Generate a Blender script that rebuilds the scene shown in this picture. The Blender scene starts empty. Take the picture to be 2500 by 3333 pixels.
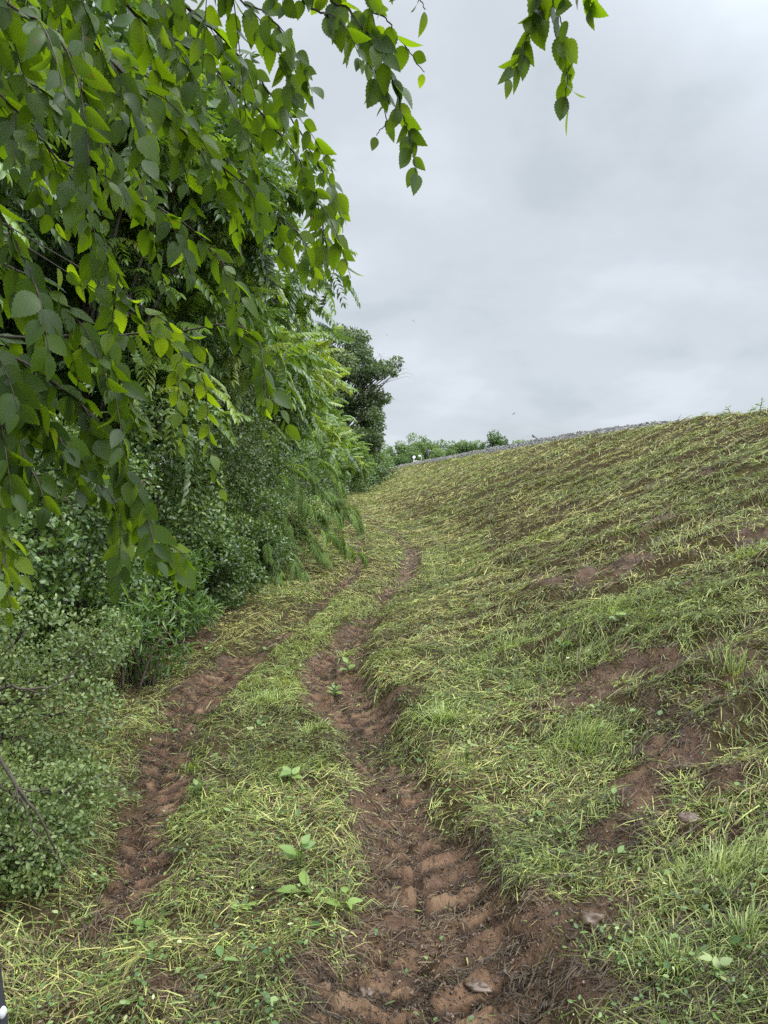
import bpy, math
import numpy as np
from mathutils import Vector
rng = np.random.default_rng(7)
SC = bpy.context.scene
COL = SC.collection

# ------------------------------------------------------------------ camera
EYE = np.array([0.0, 0.0, 1.7])
F_PX, W_PX, H_PX, VPX, HOR = 2311.0, 2500.0, 3333.0, 1150.0, 1545.0
YAW = math.atan((W_PX / 2 - VPX) / F_PX)
PITCH = math.atan((H_PX / 2 - HOR) / F_PX)
cam_d = bpy.data.cameras.new('camera')
cam = bpy.data.objects.new('camera', cam_d)
COL.objects.link(cam)
cam.location = EYE
cam.rotation_euler = (math.pi / 2 - PITCH, 0, -YAW)
cam_d.sensor_fit = 'VERTICAL'
cam_d.sensor_height = 36.0
cam_d.lens = 36.0 * F_PX / H_PX
cam_d.clip_start = 0.05
cam_d.clip_end = 5000
SC.camera = cam
_f = np.array([math.sin(YAW) * math.cos(PITCH), math.cos(YAW) * math.cos(PITCH), -math.sin(PITCH)])
_r = np.array([math.cos(YAW), -math.sin(YAW), 0.0])
_u = np.cross(_r, _f)

# ------------------------------------------------------------------ world: overcast sky
SUN_EL, SUN_AZ = math.radians(52), math.radians(115)      # azimuth clockwise from +Y
world = bpy.data.worlds.new('World')
SC.world = world
world.use_nodes = True
nt = world.node_tree
nt.nodes.clear()
N, L = nt.nodes, nt.links
def wn(t, **kw):
    n = N.new(t)
    for k, v in kw.items():
        setattr(n, k, v)
    return n
out = wn('ShaderNodeOutputWorld')
sky = wn('ShaderNodeTexSky', sky_type='NISHITA', sun_disc=False)
sky.sun_elevation = SUN_EL
sky.sun_rotation = SUN_AZ
bg1 = wn('ShaderNodeBackground')
bg1.inputs['Strength'].default_value = 0.1
L.new(sky.outputs[0], bg1.inputs[0])
tc = wn('ShaderNodeTexCoord')
sep = wn('ShaderNodeSeparateXYZ')
L.new(tc.outputs['Generated'], sep.inputs[0])
# clouds lie on a flat layer: divide the direction by its height
mz = wn('ShaderNodeMath', operation='MAXIMUM'); mz.inputs[1].default_value = 0.0
L.new(sep.outputs[2], mz.inputs[0])
az = wn('ShaderNodeMath', operation='ADD'); az.inputs[1].default_value = 0.32
L.new(mz.outputs[0], az.inputs[0])
dv = wn('ShaderNodeVectorMath', operation='DIVIDE')
cb = wn('ShaderNodeCombineXYZ')
for i in range(3):
    L.new(az.outputs[0], cb.inputs[i])
L.new(tc.outputs['Generated'], dv.inputs[0]); L.new(cb.outputs[0], dv.inputs[1])
n1 = wn('ShaderNodeTexNoise'); n1.inputs['Scale'].default_value = 2.3; n1.inputs['Detail'].default_value = 6
n1.inputs['Roughness'].default_value = 0.52; n1.inputs['Distortion'].default_value = 0.1
L.new(dv.outputs[0], n1.inputs['Vector'])
cr = wn('ShaderNodeValToRGB')
cr.color_ramp.interpolation = 'EASE'
el = cr.color_ramp.elements
el[0].position = 0.33; el[0].color = (0.465, 0.515, 0.56, 1)
el[1].position = 0.68; el[1].color = (0.60, 0.645, 0.705, 1)
e = cr.color_ramp.elements.new(0.5); e.color = (0.53, 0.58, 0.63, 1)
L.new(n1.outputs[0], cr.inputs[0])
# an overcast sky is brightest overhead; gain pushed further to light the scene
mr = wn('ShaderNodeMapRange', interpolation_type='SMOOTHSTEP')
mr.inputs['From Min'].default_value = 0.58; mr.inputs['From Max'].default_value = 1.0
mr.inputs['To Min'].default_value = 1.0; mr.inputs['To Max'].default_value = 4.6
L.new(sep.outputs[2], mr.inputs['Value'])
# added bright patch of cloud round the unseen sun, to light the tree wall
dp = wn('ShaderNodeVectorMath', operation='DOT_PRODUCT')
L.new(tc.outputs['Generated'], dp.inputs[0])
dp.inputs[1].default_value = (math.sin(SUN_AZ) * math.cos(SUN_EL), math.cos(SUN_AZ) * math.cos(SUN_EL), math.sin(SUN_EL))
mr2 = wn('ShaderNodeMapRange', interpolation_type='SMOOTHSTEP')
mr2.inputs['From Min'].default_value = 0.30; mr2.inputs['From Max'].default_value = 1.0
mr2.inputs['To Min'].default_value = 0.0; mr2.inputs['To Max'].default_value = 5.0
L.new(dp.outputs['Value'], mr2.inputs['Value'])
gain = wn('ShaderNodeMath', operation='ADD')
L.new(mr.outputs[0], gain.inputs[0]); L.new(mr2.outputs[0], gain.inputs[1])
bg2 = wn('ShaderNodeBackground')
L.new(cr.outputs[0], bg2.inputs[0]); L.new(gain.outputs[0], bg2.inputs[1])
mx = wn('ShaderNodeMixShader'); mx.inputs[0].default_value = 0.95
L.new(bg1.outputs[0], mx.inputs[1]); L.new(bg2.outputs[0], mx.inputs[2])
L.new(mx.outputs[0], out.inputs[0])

sun_d = bpy.data.lights.new('sun', 'SUN')
sun_d.energy = 1.5
sun_d.angle = math.radians(12)
sun_d.color = (1.0, 0.96, 0.88)
sun = bpy.data.objects.new('sun', sun_d)
COL.objects.link(sun)
_sd = Vector((math.sin(SUN_AZ) * math.cos(SUN_EL), math.cos(SUN_AZ) * math.cos(SUN_EL), math.sin(SUN_EL)))
sun.rotation_euler = _sd.to_track_quat('Z', 'Y').to_euler()

vs = SC.view_settings
vs.view_transform = 'Standard'
vs.look = 'None'
vs.exposure = 0.35
vs.gamma = 1.0
SC.render.engine = 'CYCLES'
cy = SC.cycles
cy.max_bounces = 6; cy.diffuse_bounces = 2; cy.glossy_bounces = 2; cy.transmission_bounces = 4
cy.transparent_max_bounces = 4
cy.caustics_reflective = False; cy.caustics_refractive = False
cy.use_adaptive_sampling = True; cy.adaptive_threshold = 0.015
cy.use_denoising = False

# ------------------------------------------------------------------ numpy helpers
def P(px, py, d):
    """world point that lies at photo pixel px, py at depth d"""
    return EYE + d * (_f + _r * ((px - W_PX / 2) / F_PX) - _u * ((py - H_PX / 2) / F_PX))

def _hash(ix, iy, seed):
    h = (ix.astype(np.int64) * 374761393 + iy.astype(np.int64) * 668265263 + seed * 1442695041) & 0xFFFFFFFF
    h = ((h ^ (h >> 13)) * 1274126177) & 0xFFFFFFFF
    h = ((h ^ (h >> 16)) * 2246822519) & 0xFFFFFFFF
    return ((h ^ (h >> 15)) & 0xFFFFFF) / float(0xFFFFFF)

def vn(x, y, seed=0):
    x = np.asarray(x, float); y = np.asarray(y, float)
    ix = np.floor(x); iy = np.floor(y)
    fx = x - ix; fy = y - iy
    fx = fx * fx * fx * (fx * (fx * 6 - 15) + 10); fy = fy * fy * fy * (fy * (fy * 6 - 15) + 10)
    a = _hash(ix, iy, seed); b = _hash(ix + 1, iy, seed)
    c = _hash(ix, iy + 1, seed); d = _hash(ix + 1, iy + 1, seed)
    return (a * (1 - fx) + b * fx) * (1 - fy) + (c * (1 - fx) + d * fx) * fy

def fbm(x, y, seed=0, oct=4, gain=0.5):
    s = 0.0; a = 1.0; t = 0.0
    for o in range(oct):
        s = s + a * vn(x * 2 ** o + 13.7 * o, y * 2 ** o - 7.3 * o, seed + o); t += a; a *= gain
    return s / t

def sstep(a, b, x):
    t = np.clip((x - a) / (b - a), 0, 1)
    return t * t * (3 - 2 * t)

_yy = np.arange(-20, 700, 0.1)
def smooth_line(pts, k):
    pts = np.array(pts)
    v = np.interp(_yy, pts[:, 0], pts[:, 1])
    ker = np.exp(-np.linspace(-2, 2, k) ** 2); ker /= ker.sum()
    vp = np.pad(v, k // 2, mode='edge')
    return np.convolve(vp, ker, mode='valid')[:len(_yy)]
_RR = smooth_line([(-20, .2), (2.3, .23), (2.9, .28), (3.7, .22), (4.6, .05), (5.4, -.16), (6.2, -.17), (7.3, .0), (9.5, .43), (11.7, .95),
                   (15.4, 1.3), (20, 1.15), (24, .8), (30, .4), (42, 0), (70, .6), (110, 2.2), (160, 4.5), (700, 6)], 9)
_RL = smooth_line([(-20, -.9), (3, -.94), (3.55, -1.04), (4.1, -1.12), (4.9, -1.17), (5.7, -1.10), (6.7, -.95), (7.6, -.74), (8.8, -.52), (10.5, -.22),
                   (12.1, .02), (14.3, .15), (18, .1), (24, -.2), (30, -.5), (42, -.9), (70, -.4), (110, 1.0), (160, 3.2), (700, 4.6)], 9)
_TOE = smooth_line([(-20, .75), (3, .78), (4.6, .55), (6, .4), (8, .6), (11, 1.2), (15, 1.9), (20, 1.95), (27, 1.4), (40, .9), (70, 1.8), (110, 3.4),
                    (160, 5), (700, 6.4)], 21)
def rr(y): return np.interp(y, _yy, _RR)
def rl(y): return np.interp(y, _yy, _RL)
def toe(y): return np.interp(y, _yy, _TOE)
CREST_X, CREST_H = 10.3, 3.35
def ballast(x, y):
    on = sstep(20, 27, y + 1.5 * (vn(y * .25, y * 0, 5) - .5) * 4)
    up = sstep(10.25, 11.35, x + .35 * (vn(x * .5, y * .35, 8) - .5))
    return on * up * sstep(16.2, 15.0, x)
def hs(x, y):
    """ground height without fine roughness"""
    x = np.asarray(x, float); y = np.asarray(y, float)
    t = toe(y)
    s = (x - t) / (CREST_X - t) * CREST_H
    k = 0.12
    low = np.where(s > 20 * k, s, k * np.log1p(np.exp(np.clip(s / k, -40, 40))))
    bank = 0.10 * sstep(.22, .40, x - rr(y)) * sstep(3.9, 5.0, y) * sstep(9.5, 7.0, y) * sstep(1.6, .5, x - rr(y))
    top = CREST_H + 0.04 * np.clip(x - CREST_X, 0, 6)
    h = -0.06 * np.logaddexp(-low / .06, -top / .06)
    h = h + (.25 + .2 * sstep(24, 46, y)) * ballast(x, y)
    far = sstep(16.5, 27, x)
    h = h * (1 - far)
    left = 0.05 * sstep(-1.3, -3, x)
    return h + bank + left + 0.05 * (fbm(x * .5, y * .5, 21, 2) - .5) + .16 * (fbm(x * .16 + 5, y * .28, 33, 2) - .5) * sstep(1, 4, x)

def G(px, py):
    """ground point seen at a photo pixel"""
    d = P(px, py, 1.0) - EYE
    t0 = 0.8
    prev = t0
    for t in np.geomspace(0.8, 500, 900):
        q = EYE + d * t
        if q[2] < hs(q[0], q[1]):
            a, b = prev, t
            for _ in range(20):
                m = (a + b) / 2
                q = EYE + d * m
                if q[2] < hs(q[0], q[1]): b = m
                else: a = m
            return q
        prev = t
    return EYE + d * 60

# mud patches on the slope and path: photo pixel centre, half sizes in metres (x, y), weight
_MP = [(2110, 2600, .22, .35, .95), (2200, 2460, .20, .35, .9), (2020, 2740, .20, .25, .8), (1880, 2250, .35, .4, .75), (1960, 1880, .5, .7, .9),
       (2170, 2170, .3, .55, .8), (2190, 2330, .2, .35, .7), (2380, 2200, .4, .5, .7), (2460, 1745, .5, .5, .7), (1720, 3030, .26, .22, .7), (1950, 3010, .2, .15, .65),
       (2330, 2560, .25, .22, .75), (1420, 2080, .2, .4, .45), (1780, 1940, .3, .4, .55), (1600, 1780, .6, .7, .5), (2100, 1720, .6, .7, .5), (1850, 1640, .8, 1.2, .4),
       (2420, 2330, .3, .35, .55), (1550, 2790, .15, .2, .5), (250, 3180, .18, .14, .6), (1530, 3270, .4, .2, .85), (1850, 3260, .28, .12, .65),
       (1270, 2330, .25, .4, .7), (2270, 1560, .5, .6, .45), (1700, 1900, .3, .3, .5), (1130, 1660, .3, 1.6, .7), (640, 2090, .35, .5, .65), (560, 3250, .25, .1, .45)]
MUDP = [(G(a, b), c * .95, d * .95, e * .86) for a, b, c, d, e in _MP]
_RSTR = np.array([(-20, .8), (2.0, .97), (3.1, 1.0), (3.5, .72), (4.2, .55), (4.9, .72), (5.3, 1), (6.3, 1.0), (7.0, .85), (7.8, .62), (9, .38), (10.8, .5), (11.4, .8), (15, .85), (17, .5), (22, .55), (30, .45), (60, .3), (700, .2)])
_RWID = np.array([(-20, .42), (2.2, .42), (2.6, .34), (3, .27), (3.6, .23), (4.6, .22), (5.2, .27), (6.3, .29), (7.3, .24), (9, .17), (12, .2), (20, .2), (700, .2)])
_LSTR = np.array([(-20, .2), (2.5, .2), (2.8, .6), (3.2, .72), (3.5, .5), (3.8, .8), (4.6, .8), (5.0, .62), (5.4, 1), (6.4, .97), (6.9, .6), (7.6, .4), (8.6, .38), (10.5, .55), (13.5, .7), (15, .4), (20, .3), (60, .3), (700, .2)])
def mud(x, y):
    """0 = covered in cut grass, 1 = bare mud"""
    x = np.asarray(x, float); y = np.asarray(y, float)
    w = np.interp(y, _RWID[:, 0], _RWID[:, 1])
    wob = .10 * (fbm(x * 2.2, y * 2.2, 41, 2) - .5)
    a = np.interp(y, _RSTR[:, 0], _RSTR[:, 1]) * np.exp(-np.abs((x - rr(y) + wob) / w) ** 3)
    wl = np.interp(y, [0, 4, 6, 8, 700], [.14, .17, .24, .16, .16])
    b = np.interp(y, _LSTR[:, 0], _LSTR[:, 1]) * np.exp(-np.abs((x - rl(y) + wob) / wl) ** 3)
    m = np.maximum(a, b)
    for q, sx, sy, wt in MUDP:
        m = np.maximum(m, wt * np.exp(-(((x - q[0]) / sx) ** 2 + ((y - q[1]) / sy) ** 2)))
    n = fbm(x * 5.5, y * 5.5, 3, 3)
    streak = fbm(x * .9, y * 3.4, 17, 4)
    m = np.maximum(m, .42 * sstep(.57, .72, streak) * sstep(.6, 1.6, x - rr(y)))
    return np.clip(m + (n - .5) * 1.0 * (m > .03) * np.minimum(1, m * 3), 0, 1)
def greenness(x, y):
    g = fbm(x * .55 + 3, y * .8, 91, 3)
    v = sstep(.44, .66, g) * .8
    mid = np.exp(-np.abs((x - (rr(y) + rl(y)) / 2) / .34) ** 3) * sstep(4.6, 5.6, y) * sstep(11, 8.5, y)
    v = np.maximum(v, mid * .95)
    for q, sx, sy, wt in GRNP:
        v = np.maximum(v, wt * np.exp(-(((x - q[0]) / sx) ** 2 + ((y - q[1]) / sy) ** 2)))
    v = v + .3 * sstep(8, 3, np.hypot(x, y)) * vn(x * 3, y * 3, 77)
    return np.clip(v, 0, 1)
GRNP = [(G(a, b), c, d, e) for a, b, c, d, e in
        [(2000, 2010, .7, .5, 1), (1750, 2080, .4, .5, .9), (1450, 2330, .25, .3, 1), (1870, 2430, .35, .18, .95), (2370, 2860, .3, .3, .9), (2350, 3100, .4, .25, .8),
         (900, 2500, .3, .3, .9), (690, 2650, .2, .3, .6), (2400, 1640, 1.2, 1.2, .8), (2150, 1530, .8, 1.5, .7), (1650, 1620, 1.5, 2.0, .6), (1750, 2780, .3, .15, .7), (2480, 2250, .3, .4, .8)]]

def lug(u, x, y):
    ph = y / .15 - np.abs(u) * 2.6 + .5 * sstep(-.02, .02, u) + .9 * (fbm(x * 2.6, y * 2.6, 61, 3) - .5)
    return (np.tanh(6 * (np.sin(2 * np.pi * ph) + .2)) + .7) * sstep(.005, .035, np.abs(u)) - .7
def tread(x, y):
    """tyre tread in the tracks: raised bars +, grooves -"""
    wr = np.interp(y, _RWID[:, 0], _RWID[:, 1])
    ur = x - rr(y); ul = x - rl(y)
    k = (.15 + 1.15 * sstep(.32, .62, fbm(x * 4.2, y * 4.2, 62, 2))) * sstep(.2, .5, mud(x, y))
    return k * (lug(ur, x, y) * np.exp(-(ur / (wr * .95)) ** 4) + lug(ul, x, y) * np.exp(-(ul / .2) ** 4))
def groundz(x, y):
    """full relief of the soil"""
    x = np.asarray(x, float); y = np.asarray(y, float)
    h = hs(x, y)
    m = mud(x, y)
    near = sstep(30, 12, y)
    wr = np.interp(y, _RWID[:, 0], _RWID[:, 1])
    dep = .065 * np.exp(-((x - rr(y)) / wr) ** 4) + .05 * np.exp(-((x - rl(y)) / .2) ** 4)
    berm = .035 * np.exp(-((np.abs(x - rr(y)) - wr * 1.15) / .09) ** 2) + .03 * np.exp(-((np.abs(x - rl(y)) - .27) / .08) ** 2)
    cut = sstep(.35, .85, m)
    lugs = .012 * tread(x, y)
    clod = .07 * (fbm(x * 9, y * 9, 51, 4, .65) - .5) * (.3 + m) + .05 * (1 - np.abs(2 * fbm(x * 11, y * 13, 55, 3) - 1)) * m
    mat = .05 * (fbm(x * 3.2, y * 3.6, 71, 3) - .35) * (1 - cut)
    strk = (-.34 * (fbm(x * .9, y * 3.4, 17, 4) - .5) + .16 * (fbm(x * 1.7, y * 5, 19, 3) - .5)) * sstep(.5, 2.0, x - rr(y)) * sstep(60, 20, y) * sstep(10.7, 10.2, x)
    return h + strk + near * (-dep + berm + lugs + clod + mat)

# ------------------------------------------------------------------ mesh helpers
def mesh_from(name, V, polys, mat, attrs=None, colors=None, smooth=True):
    me = bpy.data.meshes.new(name)
    V = np.ascontiguousarray(V, dtype=np.float32)
    me.vertices.add(len(V)); me.vertices.foreach_set('co', V.ravel())
    loops = np.concatenate([p.ravel() for p in polys]).astype(np.int32)
    sizes = np.concatenate([np.full(len(p), p.shape[1], np.int32) for p in polys])
    me.loops.add(len(loops)); me.loops.foreach_set('vertex_index', loops)
    me.polygons.add(len(sizes))
    st = np.zeros(len(sizes), np.int32); st[1:] = np.cumsum(sizes)[:-1]
    me.polygons.foreach_set('loop_start', st)
    me.polygons.foreach_set('use_smooth', np.full(len(sizes), smooth, dtype=bool))
    for k, a in (attrs or {}).items():
        at = me.attributes.new(k, 'FLOAT', 'POINT')
        at.data.foreach_set('value', np.ascontiguousarray(a, dtype=np.float32).ravel())
    if colors is not None:
        at = me.attributes.new('tone', 'FLOAT_COLOR', 'POINT')
        c4 = np.ones((len(V), 4), np.float32); c4[:, :3] = colors
        at.data.foreach_set('color', c4.ravel())
    me.update(calc_edges=True)
    if mat is not None:
        me.materials.append(mat)
    return me

def link(name, me, parent=None):
    o = bpy.data.objects.new(name, me)
    COL.objects.link(o)
    if parent is not None:
        o.parent = parent
    return o
def tag(o, label=None, cat=None, group=None, kind=None):
    if label: o['label'] = label
    if cat: o['category'] = cat
    if group: o['group'] = group
    if kind: o['kind'] = kind
    return o
def thing(name, label, cat, loc, group=None):
    o = bpy.data.objects.new(name, None)
    o.empty_display_size = .2
    COL.objects.link(o)
    o.location = loc
    return tag(o, label, cat, group)
def nrm(v):
    return v / np.maximum(np.linalg.norm(v, axis=-1, keepdims=True), 1e-9)
def frames(d, n):
    """matrices whose columns are side, along (d), normal (near n)"""
    d = nrm(d); s = nrm(np.cross(d, n)); z = np.cross(s, d)
    return np.stack([s, d, z], axis=-1)
def rdir(n):
    return nrm(rng.normal(size=(n, 3)))

def bake(tv, tf, pos, R, sc, lu=None, lv=None):
    """copies of template tv (k,3) with faces tf (list of int arrays) at pos"""
    n, k = len(pos), len(tv)
    V = np.einsum('nij,kj->nki', R * np.asarray(sc).reshape(-1, 1, 1), tv) + pos[:, None, :]
    off = (np.arange(n) * k)[:, None, None]
    polys = [(f[None, :, :] + off).reshape(-1, f.shape[1]) for f in tf]
    return V.reshape(-1, 3), polys
def merge(parts):
    Vs, by, o = [], {}, 0
    for V, polys in parts:
        Vs.append(V)
        for p in polys:
            by.setdefault(p.shape[1], []).append(p + o)
        o += len(V)
    return np.concatenate(Vs), [np.concatenate(v) for v in by.values()]

def tube(pts, rad, sides=6):
    pts = np.asarray(pts, float); rad = np.broadcast_to(rad, len(pts))
    t = nrm(np.gradient(pts, axis=0))
    ref = np.array([0.13, .37, .92]) if abs(t[0][2]) < .9 else np.array([1.0, .1, 0])
    a = nrm(np.cross(t, ref)); b = np.cross(t, a)
    th = np.linspace(0, 2 * np.pi, sides, endpoint=False)
    V = pts[:, None, :] + rad[:, None, None] * (np.cos(th)[None, :, None] * a[:, None, :] + np.sin(th)[None, :, None] * b[:, None, :])
    m = len(pts)
    i = np.arange(m - 1)[:, None] * sides; j = np.arange(sides)[None, :]; j2 = (j + 1) % sides
    q = np.stack([i + j, i + j2, i + sides + j2, i + sides + j], axis=-1).reshape(-1, 4)
    V = V.reshape(-1, 3)
    cap = len(V)
    V = np.vstack([V, pts[-1] + t[-1] * rad[-1] * .5, pts[0]])
    tri = np.concatenate([np.stack([np.full(sides, cap), (m - 1) * sides + np.arange(sides), (m - 1) * sides + (np.arange(sides) + 1) % sides], 1),
                          np.stack([np.full(sides, cap + 1), (np.arange(sides) + 1) % sides, np.arange(sides)], 1)])
    return V, [q, tri]
def spline(ctrl, n):
    """Catmull-Rom through control points"""
    c = np.asarray(ctrl, float)
    c = np.vstack([2 * c[0] - c[1], c, 2 * c[-1] - c[-2]])
    t = np.linspace(0, len(c) - 3 - 1e-6, n); i = t.astype(int); u = (t - i)[:, None]
    p0, p1, p2, p3 = c[i], c[i + 1], c[i + 2], c[i + 3]
    return .5 * (2 * p1 + (p2 - p0) * u + (2 * p0 - 5 * p1 + 4 * p2 - p3) * u ** 2 + (3 * p1 - p0 - 3 * p2 + p3) * u ** 3)

# ------------------------------------------------------------------ materials
def new_mat(name):
    m = bpy.data.materials.new(name); m.use_nodes = True
    m.node_tree.nodes.clear()
    return m, m.node_tree.nodes, m.node_tree.links
def ramp(nodes, stops):
    r = nodes.new('ShaderNodeValToRGB')
    e = r.color_ramp.elements
    e[0].position, e[0].color = stops[0][0], (*stops[0][1], 1)
    e[1].position, e[1].color = stops[-1][0], (*stops[-1][1], 1)
    for p, c in stops[1:-1]:
        x = e.new(p); x.color = (*c, 1)
    return r
def leaf_mat(name, stops, trans=(1.5, 1.6, .5), fac=.4, rough=.42, spec=.45, veins=False, spots=False):
    m, n, l = new_mat(name)
    o = n.new('ShaderNodeOutputMaterial')
    at = n.new('ShaderNodeAttribute'); at.attribute_name = 'tint'
    r = ramp(n, stops); l.new(at.outputs['Fac'], r.inputs[0])
    base = r.outputs[0]
    p = n.new('ShaderNodeBsdfPrincipled')
    p.inputs['Roughness'].default_value = rough; p.inputs['Specular IOR Level'].default_value = spec
    tcol = n.new('ShaderNodeMix'); tcol.data_type = 'RGBA'; tcol.blend_type = 'MULTIPLY'; tcol.inputs[0].default_value = 1
    tcol.clamp_result = False
    tcol.inputs[7].default_value = (*trans, 1)
    if veins:
        lu = n.new('ShaderNodeAttribute'); lu.attribute_name = 'lu'
        lv = n.new('ShaderNodeAttribute'); lv.attribute_name = 'lv'
        ab = n.new('ShaderNodeMath'); ab.operation = 'ABSOLUTE'; l.new(lu.outputs['Fac'], ab.inputs[0])
        ma = n.new('ShaderNodeMath'); ma.operation = 'MULTIPLY_ADD'; ma.inputs[1].default_value = -.17
        l.new(ab.outputs[0], ma.inputs[0]); l.new(lv.outputs['Fac'], ma.inputs[2])
        sn = n.new('ShaderNodeMath'); sn.operation = 'MULTIPLY'; sn.inputs[1].default_value = 78.0; l.new(ma.outputs[0], sn.inputs[0])
        si = n.new('ShaderNodeMath'); si.operation = 'SINE'; l.new(sn.outputs[0], si.inputs[0])
        mrr = n.new('ShaderNodeMapRange'); mrr.inputs['From Min'].default_value = .55; mrr.inputs['From Max'].default_value = 1
        l.new(si.outputs[0], mrr.inputs['Value'])
        mid = n.new('ShaderNodeMapRange'); mid.inputs['From Min'].default_value = .10; mid.inputs['From Max'].default_value = .03
        l.new(ab.outputs[0], mid.inputs['Value'])
        mxx = n.new('ShaderNodeMath'); mxx.operation = 'MAXIMUM'; l.new(mrr.outputs[0], mxx.inputs[0]); l.new(mid.outputs[0], mxx.inputs[1])
        vm = n.new('ShaderNodeMix'); vm.data_type = 'RGBA'; vm.blend_type = 'MULTIPLY'
        sc = n.new('ShaderNodeMath'); sc.operation = 'MULTIPLY'; sc.inputs[1].default_value = .10; l.new(mxx.outputs[0], sc.inputs[0])
        l.new(sc.outputs[0], vm.inputs[0]); l.new(base, vm.inputs[6]); vm.inputs[7].default_value = (.55, .6, .5, 1)
        base = vm.outputs[2]
        bp = n.new('ShaderNodeBump'); bp.inputs['Strength'].default_value = .04; bp.inputs['Distance'].default_value = .001
        l.new(si.outputs[0], bp.inputs['Height']); l.new(bp.outputs[0], p.inputs['Normal'])
    if spots:
        tcx = n.new('ShaderNodeTexCoord'); nz = n.new('ShaderNodeTexNoise'); nz.inputs['Scale'].default_value = 55
        l.new(tcx.outputs['Object'], nz.inputs['Vector'])
        mp = n.new('ShaderNodeMapRange'); mp.inputs['From Min'].default_value = .70; mp.inputs['From Max'].default_value = .76
        l.new(nz.outputs[0], mp.inputs['Value'])
        sm = n.new('ShaderNodeMix'); sm.data_type = 'RGBA'; l.new(mp.outputs[0], sm.inputs[0]); l.new(base, sm.inputs[6])
        sm.inputs[7].default_value = (.12, .075, .03, 1); base = sm.outputs[2]
    l.new(base, p.inputs['Base Color']); l.new(base, tcol.inputs[6])
    t = n.new('ShaderNodeBsdfTranslucent'); l.new(tcol.outputs[2], t.inputs[0])
    mx = n.new('ShaderNodeMixShader'); mx.inputs[0].default_value = fac
    l.new(p.outputs[0], mx.inputs[1]); l.new(t.outputs[0], mx.inputs[2])
    l.new(mx.outputs[0], o.inputs[0])
    return m
def tone_mat(name, rough=.6, spec=.3, fac=.25, trans=(1.2, 1.2, .7)):
    """colour comes blade by blade from the 'tone' attribute"""
    m, n, l = new_mat(name)
    o = n.new('ShaderNodeOutputMaterial')
    at = n.new('ShaderNodeAttribute'); at.attribute_name = 'tone'
    p = n.new('ShaderNodeBsdfPrincipled'); p.inputs['Roughness'].default_value = rough; p.inputs['Specular IOR Level'].default_value = spec
    l.new(at.outputs['Color'], p.inputs['Base Color'])
    tcol = n.new('ShaderNodeMix'); tcol.data_type = 'RGBA'; tcol.blend_type = 'MULTIPLY'; tcol.inputs[0].default_value = 1
    tcol.inputs[7].default_value = (*trans, 1); l.new(at.outputs['Color'], tcol.inputs[6])
    t = n.new('ShaderNodeBsdfTranslucent'); l.new(tcol.outputs[2], t.inputs[0])
    mx = n.new('ShaderNodeMixShader'); mx.inputs[0].default_value = fac
    l.new(p.outputs[0], mx.inputs[1]); l.new(t.outputs[0], mx.inputs[2]); l.new(mx.outputs[0], o.inputs[0])
    return m
def noise_mat(name, stops, scale=8, rough=.85, spec=.25, bump=.4, dist=.02, detail=6, coord='Object'):
    m, n, l = new_mat(name)
    o = n.new('ShaderNodeOutputMaterial'); tcx = n.new('ShaderNodeTexCoord')
    nz = n.new('ShaderNodeTexNoise'); nz.inputs['Scale'].default_value = scale; nz.inputs['Detail'].default_value = detail
    l.new(tcx.outputs[coord], nz.inputs['Vector'])
    r = ramp(n, stops); l.new(nz.outputs[0], r.inputs[0])
    p = n.new('ShaderNodeBsdfPrincipled'); p.inputs['Roughness'].default_value = rough; p.inputs['Specular IOR Level'].default_value = spec
    l.new(r.outputs[0], p.inputs['Base Color'])
    bp = n.new('ShaderNodeBump'); bp.inputs['Strength'].default_value = bump; bp.inputs['Distance'].default_value = dist
    l.new(nz.outputs[0], bp.inputs['Height']); l.new(bp.outputs[0], p.inputs['Normal'])
    l.new(p.outputs[0], o.inputs[0])
    return m

M_ELM = leaf_mat('elm_leaf', [(0, (.028, .054, .016)), (.5, (.06, .106, .021)), (1, (.14, .205, .032))], (2.9, 2.7, .2), .54, .42, .36, True, True)
M_TOH = leaf_mat('pinnate_leaf', [(0, (.036, .068, .022)), (.5, (.08, .14, .035)), (.85, (.15, .225, .05)), (1, (.21, .265, .06))], (1.9, 1.9, .4), .34, .34, .6)
M_DARK = leaf_mat('woodland_leaf', [(0, (.03, .055, .017)), (.6, (.058, .105, .026)), (1, (.11, .17, .036))], (1.6, 1.8, .5), .35, .5, .35)
M_VINE = leaf_mat('thicket_leaf', [(0, (.036, .067, .021)), (.6, (.088, .145, .038)), (1, (.18, .245, .06))], (1.6, 1.6, .5), .3, .36, .5)
M_PRIV = leaf_mat('privet_leaf', [(0, (.05, .085, .024)), (.6, (.115, .16, .046)), (1, (.23, .275, .095))], (1.4, 1.4, .7), .3, .42, .45)
M_WIL = leaf_mat('lance_leaf', [(0, (.06, .11, .03)), (.6, (.105, .18, .045)), (1, (.19, .27, .06))], (1.6, 1.6, .5), .35, .4, .45)
M_MIM = leaf_mat('feathery_leaf', [(0, (.07, .112, .036)), (.6, (.12, .18, .05)), (1, (.20, .27, .075))], (1.5, 1.6, .6), .4, .55, .25)
M_OAK = leaf_mat('oak_leaf', [(0, (.042, .07, .03)), (.6, (.076, .113, .042)), (1, (.125, .165, .062))], (1.5, 1.6, .6), .3, .45, .4)
M_FAR = leaf_mat('far_leaf', [(0, (.07, .115, .045)), (.6, (.125, .185, .07)), (1, (.20, .265, .11))], (1.5, 1.6, .7), .35, .6, .2)
M_BARK = noise_mat('bark', [(.3, (.05, .04, .03)), (.7, (.16, .135, .11))], 14, .9, .2, .8, .02)
M_TWIG = noise_mat('twig_bark', [(.3, (.03, .024, .018)), (.7, (.085, .065, .045))], 40, .8, .3, .3, .004)
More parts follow.
